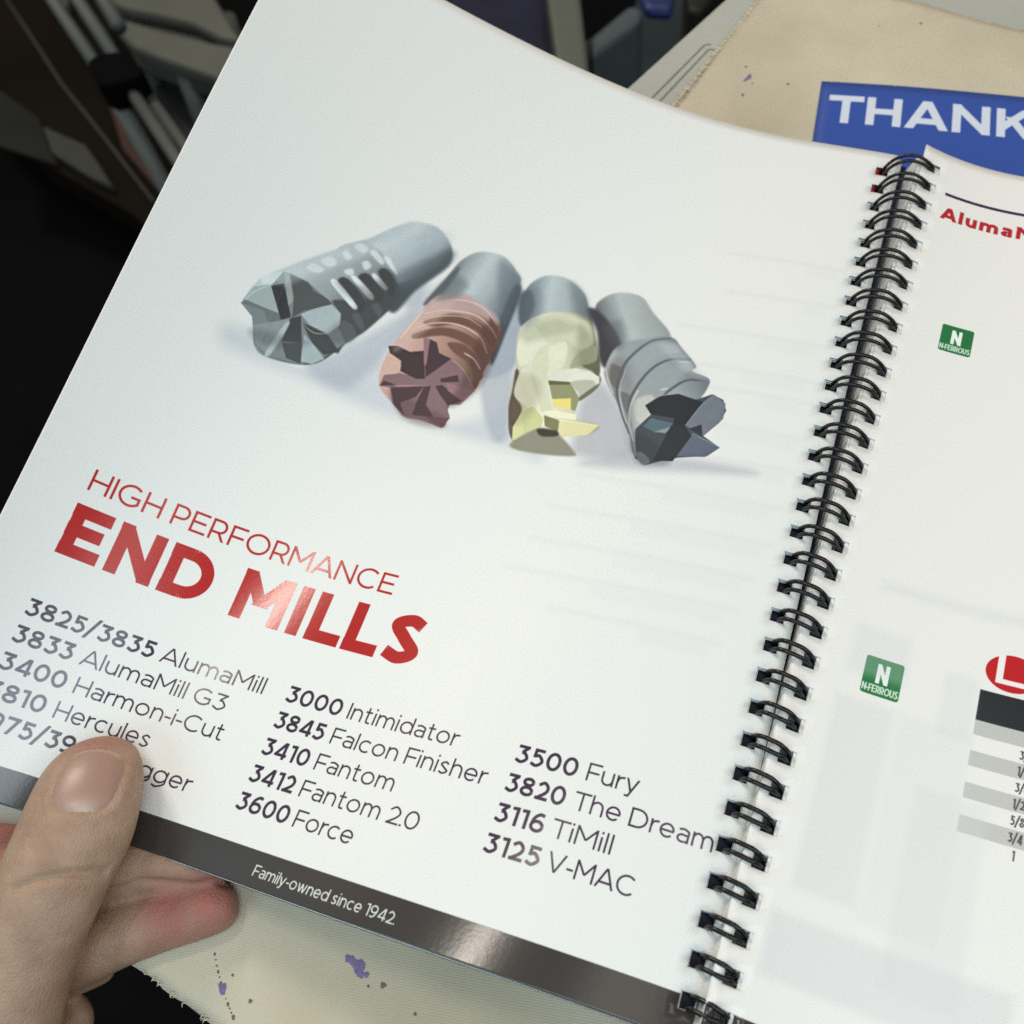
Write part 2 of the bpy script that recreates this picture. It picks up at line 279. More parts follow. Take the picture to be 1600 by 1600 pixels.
SHAPES = [
('P',[(30.9,142.6),(39.4,144.4),(53.5,140.4),(66.9,146.5),(79.4,164.7),(81.6,180.4),(89.2,183.6),(75.7,157.3),(77.5,152.4),(93.8,142.8),(99.1,136.8),(116.8,149.9),(113.1,171.0),(122.0,173.7),(133.6,136.7),(124.7,135.4),(102.4,136.4),(77.2,136.1),(57.7,137.6),(45.4,137.2),(33.2,137.1)],(190,195,202),6,0.7),
('P',[(57.0,142.7),(66.6,154.1),(77.6,169.7),(75.1,173.0),(80.6,181.4),(82.4,167.4),(75.7,150.2),(70.7,139.7),(62.2,138.9)],(170,176,186),4,0.7),
('P',[(107.2,169.2),(109.3,188.9),(110.5,189.3),(113.6,175.7),(115.2,162.7),(107.9,157.5)],(140,150,162),1.5,0.8),
('P',[(107.3,155.4),(108.6,169.1),(110.6,188.4),(113.1,182.3),(116.3,158.1),(121.1,139.8),(116.4,138.6)],(165,172,182),2.5,0.7),
('P',[(140.4,144.1),(138.8,157.0),(142.2,164.5),(149.2,159.2),(154.9,150.3),(159.8,140.1),(151.9,138.0),(142.2,138.1)],(166,166,174),4,0.7),
('P',[(148.7,138.1),(158.8,143.8),(171.5,142.9),(181.8,142.4),(191.8,142.1),(192.1,140.6),(172.9,137.5),(160.9,135.9),(145.3,134.9)],(175,175,182),4,0.7),
('G',[(51.4,179.9),(58.8,188.1),(63.8,194.5),(67.1,198.1),(70.3,200.5),(76.6,201.8),(81.6,199.3),(84.5,195.3),(84.0,190.5),(79.6,182.5),(73.8,174.7),(67.7,168.2),(58.1,169.4)],(0,0,0),0.6,1.0,((59.9,188.7),(78.0,178.8),[(0,(176,187,191)),(0.25,(190,200,203)),(0.5,(162,173,178)),(0.75,(122,134,140)),(0.92,(70,80,86)),(1,(96,106,114))])),
('P',[(83.3,192.5),(84.5,195.3),(84.9,190.1),(78.4,178.2),(74.8,168.5),(70.3,171.6),(72.6,177.8),(78.9,184.4)],(66,76,82),1.4,1.0),
('G',[(33.2,152.1),(34.4,159.7),(39.7,166.9),(47.7,176.1),(54.2,183.0),(57.9,187.1),(62.1,186.5),(65.4,184.8),(72.6,177.8),(73.8,171.0),(68.3,159.8),(64.9,153.3),(60.5,145.0),(55.1,141.2),(45.3,139.2),(40.8,141.0),(37.1,148.7)],(0,0,0),0.5,1.0,((43.7,173.1),(71.3,158.5),[(0,(192,200,202)),(0.2,(168,177,179)),(0.45,(140,148,150)),(0.7,(94,101,103)),(1,(58,64,66))])),
('P',[(34.4,159.7),(39.7,166.9),(47.6,176.3),(58.1,186.6),(59.5,186.3),(48.3,174.5),(40.5,165.2)],(178,188,190),1.2,0.8),
('P',[(56.3,164.2),(65.0,168.4),(71.8,178.2),(74.3,173.4),(69.4,160.3),(64.9,153.3),(63.4,149.1),(58.0,156.5)],(66,72,73),0.8,1.0),
('P',[(55.7,170.7),(58.0,173.0),(65.3,168.6),(65.9,164.5),(63.0,165.3)],(58,60,60),0.5,1.0),
('P',[(60.7,174.7),(63.0,177.3),(69.6,173.5),(69.6,169.1),(66.5,171.3)],(58,60,60),0.5,1.0),
('P',[(65.5,179.3),(67.7,181.4),(72.1,177.6),(72.1,173.2),(69.5,175.6)],(58,60,60),0.5,1.0),
('P',[(53.8,169.6),(55.3,170.9),(63.4,166.2),(63.2,164.5),(59.3,166.4)],(222,228,230),0.4,1.0),
('P',[(58.6,174.0),(60.3,174.7),(66.8,171.5),(66.8,169.6),(63.3,171.2)],(222,228,230),0.4,1.0),
('P',[(64.1,177.5),(65.3,178.2),(69.8,175.8),(69.5,174.5),(66.1,175.9)],(222,228,230),0.4,1.0),
('P',[(65.7,184.2),(66.9,185.4),(71.2,181.3),(69.9,181.4)],(222,228,230),0.4,1.0),
('P',[(45.3,170.7),(47.0,172.9),(50.5,172.4),(49.2,170.6),(46.8,170.1)],(218,224,226),0.6,0.85),
('P',[(48.7,175.0),(51.1,177.4),(53.3,176.0),(51.7,174.1),(49.9,173.9)],(218,224,226),0.6,0.85),
('P',[(53.5,180.1),(54.7,181.6),(56.7,180.0),(55.4,178.6)],(218,224,226),0.6,0.85),
('P',[(55.8,184.0),(57.7,185.8),(60.3,184.8),(58.8,182.9)],(218,224,226),0.6,0.85),
('P',[(60.9,184.4),(62.6,185.6),(65.9,183.5),(65.8,182.0),(62.9,183.0)],(218,224,226),0.6,0.85),
('P',[(60.0,179.9),(61.4,181.3),(63.0,179.9),(61.7,178.1)],(218,224,226),0.6,0.85),
('P',[(56.0,174.9),(57.9,176.7),(59.1,175.4),(57.6,174.1)],(218,224,226),0.6,0.85),
('P',[(35.5,162.4),(41.6,167.2),(40.3,165.5),(38.8,161.4),(35.7,159.7)],(218,224,226),0.6,0.85),
('P',[(63.6,162.0),(64.8,164.0),(67.8,161.1),(67.9,159.0)],(100,108,108),0.6,0.7),
('P',[(67.9,167.6),(68.9,169.5),(71.2,167.6),(71.0,165.4)],(100,108,108),0.6,0.7),
('P',[(61.3,159.5),(64.5,159.5),(67.0,156.4),(64.9,153.3),(62.1,155.6)],(100,108,108),0.6,0.7),
('P',[(32.6,151.1),(34.1,157.4),(38.5,160.6),(40.0,166.3),(47.5,166.8),(56.8,163.7),(59.8,161.6),(61.4,156.7),(64.9,153.3),(60.6,146.3),(55.1,141.2),(44.6,139.4),(40.8,141.0),(37.1,148.7)],(118,128,130),0.25,1.0),
('P',[(32.7,152.4),(34.0,157.5),(38.5,160.6),(44.2,153.5),(39.7,152.9),(34.2,152.6)],(158,171,170),0.25,1.0),
('P',[(32.6,151.1),(32.9,152.6),(44.0,153.3),(45.7,150.4),(41.9,149.1),(39.5,152.0)],(104,112,112),0.25,1.0),
('P',[(38.4,160.1),(41.4,162.7),(47.2,153.9),(44.9,151.7)],(44,49,52),0.25,1.0),
('P',[(40.0,166.2),(41.9,166.3),(45.9,158.9),(45.2,156.8)],(150,155,150),0.25,1.0),
('P',[(41.8,166.5),(47.6,166.5),(50.3,164.7),(55.0,164.2),(57.0,163.1),(49.9,157.4),(47.6,153.8),(45.6,160.2)],(76,81,83),0.25,1.0),
('P',[(49.6,155.9),(56.7,163.0),(60.2,161.5),(61.2,158.0),(59.0,153.8),(53.1,154.1)],(166,178,180),0.25,1.0),
('P',[(50.8,153.7),(53.3,153.8),(59.1,153.5),(64.1,149.8),(60.3,147.0),(55.8,149.1)],(58,64,65),0.25,1.0),
('P',[(46.9,153.1),(49.7,155.6),(53.0,147.8),(47.5,145.6),(47.5,149.2)],(56,61,64),0.25,1.0),
('P',[(38.2,146.5),(47.2,153.2),(47.2,148.4),(44.9,140.2),(41.1,141.7)],(134,147,149),0.25,1.0),
('P',[(46.3,150.7),(47.6,151.4),(46.2,140.8),(44.6,140.0)],(172,183,184),0.5,1.0),
('P',[(47.8,145.2),(53.1,147.8),(55.1,141.5),(50.6,141.4)],(66,72,74),0.25,1.0),
('P',[(52.7,150.5),(55.8,149.1),(60.9,145.9),(58.2,142.8),(54.9,142.3)],(160,175,177),0.25,1.0),
('G',[(86.5,189.3),(89.0,195.5),(93.1,199.4),(100.1,200.5),(105.5,196.9),(108.3,192.5),(107.9,176.9),(105.9,173.2),(93.9,179.4),(84.6,175.7)],(0,0,0),0.6,1.0,((85.3,188.8),(109.2,185.0),[(0,(84,93,97)),(0.14,(142,152,157)),(0.38,(186,197,200)),(0.62,(162,173,178)),(0.86,(112,122,128)),(1,(68,76,84))])),
('P',[(87.0,189.8),(88.5,189.7),(85.3,177.5),(82.1,175.4)],(84,93,97),1.0,1.0),
('P',[(106.6,191.1),(109.3,190.5),(109.4,174.4),(108.9,162.2),(106.1,168.8),(106.1,179.4)],(68,76,84),1.0,1.0),
('G',[(85.3,179.3),(93.1,181.7),(105.9,177.0),(108.0,173.2),(107.6,164.1),(107.1,158.0),(106.6,152.0),(101.2,145.3),(102.0,137.6),(95.6,137.8),(89.5,137.1),(85.3,139.8),(78.8,144.4),(77.5,152.4),(78.2,159.1),(81.5,169.9)],(0,0,0),0.4,1.0,((77.1,162.2),(111.5,156.4),[(0,(210,178,168)),(0.2,(198,162,150)),(0.5,(166,130,117)),(0.8,(118,86,77)),(1,(78,56,50))])),
('P',[(85.3,179.3),(92.5,183.4),(103.6,180.0),(106.2,176.3),(97.8,177.9),(88.8,175.1),(82.6,170.4)],(184,158,156),1.2,0.8),
('P',[(84.1,169.9),(92.0,175.3),(100.6,175.2),(107.3,171.4),(107.9,167.1),(102.6,171.3),(95.0,172.3),(87.2,168.6)],(112,80,70),0.6,1.0),
('P',[(83.3,164.8),(90.7,169.8),(99.9,169.6),(107.1,164.6),(106.8,161.6),(100.4,166.1),(91.7,167.0),(83.4,162.7)],(112,80,70),0.6,1.0),
('P',[(93.6,165.2),(99.9,165.9),(107.2,158.7),(106.3,155.6),(102.5,160.2),(96.5,162.5)],(112,80,70),0.6,1.0),
('P',[(102.9,178.2),(107.4,173.7),(108.4,169.5),(105.5,172.3)],(112,80,70),0.6,1.0),
('L',[(83.4,171.8),(88.7,175.3),(97.9,177.3),(104.0,174.8),(107.2,171.8)],(226,204,196),0.3,1.0,0.41),
('L',[(81.2,165.1),(87.3,170.0),(95.1,172.2),(102.3,170.3),(106.2,165.5)],(226,204,196),0.3,1.0,0.41),
('L',[(99.4,163.5),(103.0,162.4),(106.1,159.5)],(226,204,196),0.3,1.0,0.47),
('L',[(85.6,176.8),(92.2,180.6),(99.4,180.8),(104.4,177.6)],(226,204,196),0.3,1.0,0.35),
('L',[(79.5,161.1),(82.9,173.1)],(226,204,196),0.3,1.0,0.53),
('L',[(81.8,167.1),(87.2,172.3),(95.3,175.4),(101.7,174.0)],(226,204,196),0.3,1.0,0.29),
('P',[(100.0,157.9),(102.7,159.5),(104.9,155.1),(101.6,153.3)],(140,112,88),0.5,1.0),
('P',[(79.0,144.1),(79.1,148.0),(82.8,150.2),(88.3,150.9),(89.9,153.6),(96.0,160.2),(101.4,157.6),(106.8,152.1),(104.1,146.2),(100.1,144.9),(102.5,141.4),(101.5,137.2),(95.6,137.8),(89.5,137.1),(84.5,140.2),(82.1,145.0)],(132,104,108),0.25,1.0),
('P',[(77.0,157.5),(79.7,158.6),(83.8,158.1),(87.6,160.0),(91.1,151.2),(88.5,150.2),(83.1,151.0),(82.3,154.3),(78.2,155.5)],(66,52,56),0.25,1.0),
('P',[(89.7,155.0),(88.0,164.4),(90.4,164.0),(92.2,160.9),(96.4,160.3),(91.2,151.8)],(72,53,60),0.25,1.0),
('P',[(85.9,164.4),(88.0,164.4),(89.9,155.8),(89.1,155.8)],(148,110,116),0.25,1.0),
('P',[(77.5,152.4),(82.2,153.5),(82.8,150.1),(79.1,148.0),(79.0,144.8)],(206,172,158),0.4,1.0),
('P',[(82.5,144.8),(91.6,148.8),(90.6,144.6),(86.8,141.1),(89.2,137.7),(85.3,139.8)],(78,57,62),0.25,1.0),
('P',[(91.7,148.5),(93.6,149.5),(94.3,143.0),(98.0,139.8),(91.5,138.5),(91.3,142.7)],(78,57,62),0.25,1.0),
('P',[(94.8,149.9),(96.6,150.9),(104.2,147.6),(100.7,144.8),(97.2,147.5)],(78,57,62),0.25,1.0),
('P',[(95.4,152.7),(100.1,155.7),(101.2,153.5),(96.1,151.6)],(78,57,62),0.25,1.0),
('P',[(79.0,144.1),(82.2,144.9),(84.3,146.0),(82.0,146.3),(79.8,146.2)],(78,57,62),0.25,1.0),
('P',[(95.7,139.1),(102.7,141.1),(101.3,137.0)],(108,78,88),0.25,1.0),
('P',[(97.6,152.0),(106.6,152.0),(104.2,147.6),(99.0,149.6)],(150,112,122),0.25,1.0),
('G',[(110.5,190.4),(113.2,196.9),(117.3,199.3),(122.7,199.3),(128.6,195.5),(131.7,189.9),(132.8,186.0),(121.4,184.1),(113.6,177.9)],(0,0,0),0.6,1.0,((110.6,183.5),(132.8,188.1),[(0,(75,85,92)),(0.16,(130,142,147)),(0.42,(184,194,197)),(0.66,(166,177,179)),(0.9,(118,128,133)),(1,(90,98,104))])),
('P',[(109.4,189.0),(112.3,191.4),(115.0,185.6),(113.8,178.3),(111.4,181.0)],(80,90,98),1.4,1.0),
('P',[(130.7,190.4),(132.1,190.0),(136.4,180.5),(139.3,173.5),(132.4,186.6)],(90,95,100),1.0,1.0),
('G',[(113.4,178.5),(120.8,185.9),(132.3,186.9),(138.3,176.1),(138.8,173.4),(135.2,169.1),(141.4,167.1),(142.8,164.6),(140.8,161.5),(138.2,156.9),(139.3,150.5),(146.6,149.3),(144.5,145.0),(140.4,143.8),(135.4,144.1),(129.5,139.9),(123.2,138.7),(119.2,147.0),(116.8,161.6),(114.6,168.3)],(0,0,0),0.4,1.0,((115.7,157.9),(141.1,168.4),[(0,(100,94,78)),(0.12,(200,200,178)),(0.35,(228,228,210)),(0.6,(210,211,187)),(0.85,(176,177,150)),(1,(130,130,106))])),
('P',[(116.6,180.6),(122.1,185.8),(132.0,185.8),(136.5,178.4),(133.5,174.9),(128.2,177.0),(124.5,173.9)],(206,208,182),1.2,1.0),
('P',[(118.6,148.8),(117.6,155.8),(116.4,162.8),(118.0,161.2),(118.5,154.7),(122.5,149.8),(121.6,143.4)],(88,72,68),0.6,1.0),
('P',[(135.0,169.7),(139.0,174.5),(141.7,167.1),(139.0,167.9)],(98,98,80),0.6,1.0),
('P',[(114.1,172.3),(116.7,178.5),(121.8,175.2),(120.4,168.7),(117.1,164.3)],(222,223,200),0.5,1.0),
('P',[(120.4,168.7),(123.5,174.3),(126.9,161.6),(131.8,150.5),(128.4,150.5),(122.3,159.7)],(210,212,184),0.5,1.0),
('P',[(118.4,164.0),(122.6,159.8),(127.7,150.8),(123.0,151.3),(118.4,154.7)],(226,224,204),0.5,1.0),
('P',[(124.5,173.9),(128.4,176.4),(130.2,168.6),(127.3,165.1),(124.6,169.8)],(220,221,198),0.5,1.0),
('P',[(132.9,173.0),(137.4,177.2),(139.2,172.1),(135.2,169.1),(132.3,167.4)],(164,165,138),0.5,1.0),
('P',[(128.9,165.5),(133.3,167.7),(137.9,167.7),(141.8,166.3),(142.5,163.9),(140.8,161.5),(138.1,157.4),(134.2,162.7),(127.2,161.7)],(220,221,206),0.3,1.0),
('P',[(134.2,162.7),(139.9,164.7),(141.7,162.4),(138.7,157.3),(137.2,159.4)],(184,184,164),0.6,1.0),
('P',[(138.0,157.8),(142.4,164.0),(142.0,161.4),(138.8,156.8)],(112,112,92),0.4,1.0),
('P',[(127.2,161.6),(133.7,162.6),(138.2,157.5),(138.3,152.8),(136.5,153.2),(130.2,155.6)],(146,149,112),0.25,1.0),
('P',[(127.2,161.6),(133.7,162.6),(134.0,161.7),(127.8,160.1)],(104,102,74),0.25,1.0),
('P',[(130.2,155.4),(135.7,157.0),(136.8,153.1),(131.7,152.8)],(232,214,128),0.25,1.0),
('P',[(128.3,150.0),(131.4,151.7),(138.8,151.7),(139.4,149.7),(132.1,149.5)],(234,231,200),0.25,1.0),
('P',[(122.9,150.0),(125.8,151.5),(129.7,148.3),(130.1,145.2),(126.3,140.3)],(202,206,148),0.25,1.0),
('P',[(121.8,143.2),(122.8,148.8),(126.3,140.4),(125.4,138.8),(123.0,138.8)],(214,216,158),0.25,1.0),
('P',[(134.0,148.5),(146.6,149.3),(144.3,145.5),(135.9,142.6)],(222,213,166),0.3,1.0),
('P',[(129.6,149.3),(134.6,148.7),(135.4,144.4),(131.0,145.7)],(132,128,88),0.25,1.0),
('P',[(123.2,138.2),(129.6,144.7),(135.6,143.8),(142.0,139.0),(142.0,137.3),(133.4,136.1),(124.6,136.0)],(142,139,122),1.0,1.0),
('P',[(129.2,144.3),(134.6,144.9),(135.7,143.2),(131.0,142.1)],(62,60,52),0.8,1.0),
('G',[(133.4,191.1),(135.4,196.4),(139.9,199.2),(146.3,199.0),(151.1,194.0),(158.9,185.5),(150.9,181.7),(144.4,176.8),(138.6,183.2)],(0,0,0),0.6,1.0,((135.5,183.8),(156.3,195.9),[(0,(64,66,70)),(0.16,(120,126,128)),(0.42,(176,184,183)),(0.7,(160,167,165)),(1,(126,134,136))])),
('P',[(131.3,189.8),(134.1,190.6),(140.9,185.2),(144.9,179.0),(143.3,172.3),(142.3,170.0),(139.6,173.6),(136.4,182.6)],(64,64,68),1.2,1.0),
('G',[(142.6,170.1),(143.9,178.4),(150.6,183.1),(158.9,185.5),(163.1,182.0),(168.9,176.0),(168.3,173.8),(173.6,171.9),(174.1,168.6),(172.5,162.8),(165.8,145.1),(159.6,140.7),(154.6,151.5),(149.4,158.5),(144.1,165.6)],(0,0,0),0.4,1.0,((147.5,157.5),(171.1,173.6),[(0,(108,106,104)),(0.15,(178,181,179)),(0.35,(150,157,160)),(0.7,(150,157,161)),(1,(110,118,124))])),
('P',[(150.6,178.8),(159.4,183.4),(162.9,180.5),(157.6,177.4),(152.7,170.8)],(156,162,165),1.0,0.8),
('P',[(155.5,164.5),(161.3,173.8),(167.7,176.5),(166.9,172.8),(160.3,166.7),(158.6,158.9)],(152,158,162),1.0,0.8),
('P',[(144.1,171.8),(148.5,170.0),(148.7,163.1),(145.3,165.8)],(100,92,88),1.0,0.8),
('P',[(149.0,161.8),(152.4,161.8),(153.9,158.1),(153.7,154.7)],(96,92,88),0.8,0.7),
('L',[(159.3,185.0),(153.9,183.0),(150.2,178.0),(147.9,171.9),(148.2,163.0),(152.2,154.4),(156.1,147.9)],(88,93,104),0.5,1.0,0.88),
('L',[(167.0,178.1),(161.0,177.0),(156.6,172.8),(153.8,165.5),(153.3,157.9),(156.8,147.3)],(88,93,104),0.5,1.0,0.88),
('L',[(173.4,170.9),(167.6,170.1),(163.8,166.0),(161.7,162.2)],(88,93,104),0.5,1.0,0.88),
('L',[(148.9,170.7),(149.0,163.2),(151.7,156.3),(154.3,151.5)],(222,223,218),0.4,0.85,0.59),
('L',[(154.5,163.9),(153.8,158.0),(155.1,151.6),(157.9,145.6)],(222,223,218),0.4,0.85,0.65),
('L',[(142.8,170.1),(144.4,166.3),(147.6,161.2)],(222,223,218),0.4,0.85,0.53),
('L',[(163.4,176.4),(167.0,177.0)],(222,223,218),0.4,0.85,0.47),
('L',[(160.7,165.1),(162.9,166.2)],(222,223,218),0.4,0.85,0.47),
('P',[(154.7,160.2),(159.2,162.8),(161.2,156.1),(158.8,152.0),(155.3,155.0)],(200,200,190),1.0,0.8),
('P',[(157.2,149.7),(160.8,156.6),(158.0,158.8),(161.3,162.8),(166.2,164.7),(171.8,163.4),(175.9,166.3),(179.5,164.8),(181.1,161.1),(180.2,156.6),(176.8,151.0),(182.2,147.9),(179.4,144.3),(171.7,142.3),(167.1,140.2),(163.4,138.1),(159.8,140.0)],(70,76,82),0.25,1.0),
('P',[(157.9,158.8),(161.3,162.9),(166.2,164.7),(174.0,163.0),(171.0,153.8),(167.9,149.3),(167.3,155.8),(160.4,155.9)],(44,47,53),0.25,1.0),
('P',[(159.2,151.4),(160.7,154.6),(167.4,153.9),(166.1,150.2),(163.1,149.7)],(88,108,116),0.25,1.0),
('P',[(163.0,150.1),(167.5,152.9),(166.1,150.0)],(128,148,150),0.25,1.0),
('P',[(171.0,153.8),(173.8,161.7),(176.4,166.3),(180.4,163.6),(180.9,158.0),(176.8,151.0),(172.8,152.9)],(112,119,128),0.3,1.0),
('P',[(172.3,152.8),(175.4,155.0),(176.6,151.0)],(54,58,64),0.25,1.0),
('P',[(173.6,151.4),(182.2,147.9),(178.9,143.9),(171.1,142.7)],(96,102,118),0.25,1.0),
('P',[(167.0,152.8),(171.0,153.5),(173.6,150.4),(170.5,140.8),(165.0,140.1)],(48,52,56),0.25,1.0),
('P',[(159.7,141.4),(161.3,142.3),(164.3,139.7),(162.4,138.1)],(120,128,134),0.4,1.0),
('L',[(32.6,151.2),(35.1,156.6),(38.5,160.6)],(205,214,214),0.2,0.75,0.29),
('L',[(40.0,166.2),(47.6,166.5),(56.8,163.7)],(180,188,190),0.2,0.75,0.29),
('L',[(49.7,156.0),(52.9,159.6),(56.7,163.0)],(214,222,222),0.2,0.75,0.29),
('L',[(50.8,153.5),(55.1,152.3),(59.0,153.8)],(190,198,198),0.2,0.75,0.29),
('L',[(79.0,144.1),(86.0,146.8),(91.6,148.8)],(196,158,160),0.2,0.75,0.29),
('L',[(106.8,152.1),(104.1,146.2)],(190,150,156),0.2,0.75,0.29),
('L',[(96.4,160.3),(101.4,157.6),(106.8,152.1)],(196,160,160),0.2,0.75,0.29),
('L',[(88.1,137.3),(93.1,137.7),(101.5,137.2)],(170,134,140),0.2,0.75,0.29),
('L',[(158.0,159.0),(161.3,162.9),(166.2,164.7)],(150,158,164),0.2,0.75,0.29),
('L',[(171.0,153.8),(173.8,161.7),(176.4,166.3)],(160,168,176),0.2,0.75,0.29),
('L',[(173.6,151.4),(178.1,149.6),(182.2,147.9)],(156,164,180),0.2,0.75,0.29),
('L',[(157.2,150.0),(158.4,145.0),(159.9,140.8)],(210,214,212),0.2,0.75,0.29),
('L',[(134.0,148.5),(140.0,149.0),(146.6,149.3)],(246,240,205),0.2,0.75,0.29),
('L',[(122.9,150.0),(125.8,151.5),(129.7,148.3)],(236,238,196),0.2,0.75,0.29),
('L',[(133.4,167.6),(137.9,167.7),(141.8,166.1)],(246,246,236),0.2,0.75,0.29),
('P',[(39.0,145.5),(62.4,151.5),(68.3,159.8),(73.9,172.5),(72.6,177.8),(68.2,177.3),(60.1,157.5),(53.9,147.5),(43.4,142.3)],(60,66,68),3,0.35),
('P',[(55.2,170.1),(65.5,167.2),(72.1,177.6),(69.3,181.5),(63.1,173.3)],(60,64,66),2.5,0.35),
('P',[(37.4,164.9),(53.4,181.6),(61.5,188.0),(64.5,187.3),(50.6,172.1),(41.6,162.3)],(200,210,212),2.5,0.4),
('P',[(65.2,185.4),(79.5,201.4),(82.9,197.6),(71.6,182.5)],(190,202,206),3,0.35),
('P',[(72.7,183.1),(83.6,195.6),(85.0,191.7),(74.8,177.4)],(90,100,106),3,0.5),
('P',[(102.0,174.9),(107.7,173.8),(108.2,154.7),(101.4,144.6),(101.9,156.3)],(70,48,44),2.5,0.45),
('P',[(78.9,157.2),(84.8,177.2),(91.0,178.3),(83.6,162.0)],(214,182,170),2.0,0.4),
('P',[(87.5,188.2),(92.8,186.6),(90.3,180.3),(85.1,178.1)],(90,100,106),2.5,0.5),
('P',[(99.5,198.5),(105.6,196.2),(108.6,191.0),(107.9,176.9),(102.8,186.6)],(96,108,114),3,0.5),
('P',[(82.4,144.4),(94.0,142.2),(100.8,140.9),(101.5,137.2),(89.7,136.5)],(70,50,56),2.5,0.35),
('P',[(116.8,161.6),(124.7,160.4),(126.2,150.1),(122.5,144.0),(118.7,148.9)],(120,116,84),3,0.3),
('P',[(130.8,184.0),(136.8,179.2),(139.8,170.8),(135.4,168.4),(131.6,177.2)],(110,112,84),3,0.4),
('P',[(114.0,177.7),(122.7,183.8),(131.2,182.7),(124.4,178.1),(116.7,173.0)],(150,154,128),3,0.4),
('P',[(123.0,198.2),(128.6,195.5),(132.7,187.4),(128.7,187.0)],(100,110,116),3,0.45),
('P',[(111.1,188.5),(114.4,193.2),(117.4,183.6),(114.3,178.5)],(100,110,118),3,0.45),
('P',[(143.2,168.8),(146.0,175.0),(152.2,166.6),(156.5,150.5),(158.1,142.4),(150.3,157.4)],(96,98,98),3,0.4),
('P',[(156.2,182.8),(162.6,181.9),(168.4,175.9),(173.2,171.2),(166.8,173.5),(160.3,177.9)],(188,194,196),2.5,0.45),
('P',[(138.2,184.5),(142.3,188.4),(145.6,180.5),(144.2,177.4)],(90,94,98),3,0.45),
('P',[(157.5,148.8),(165.7,145.7),(169.7,140.0),(162.4,138.1),(159.0,141.3)],(44,48,52),2.5,0.35)]
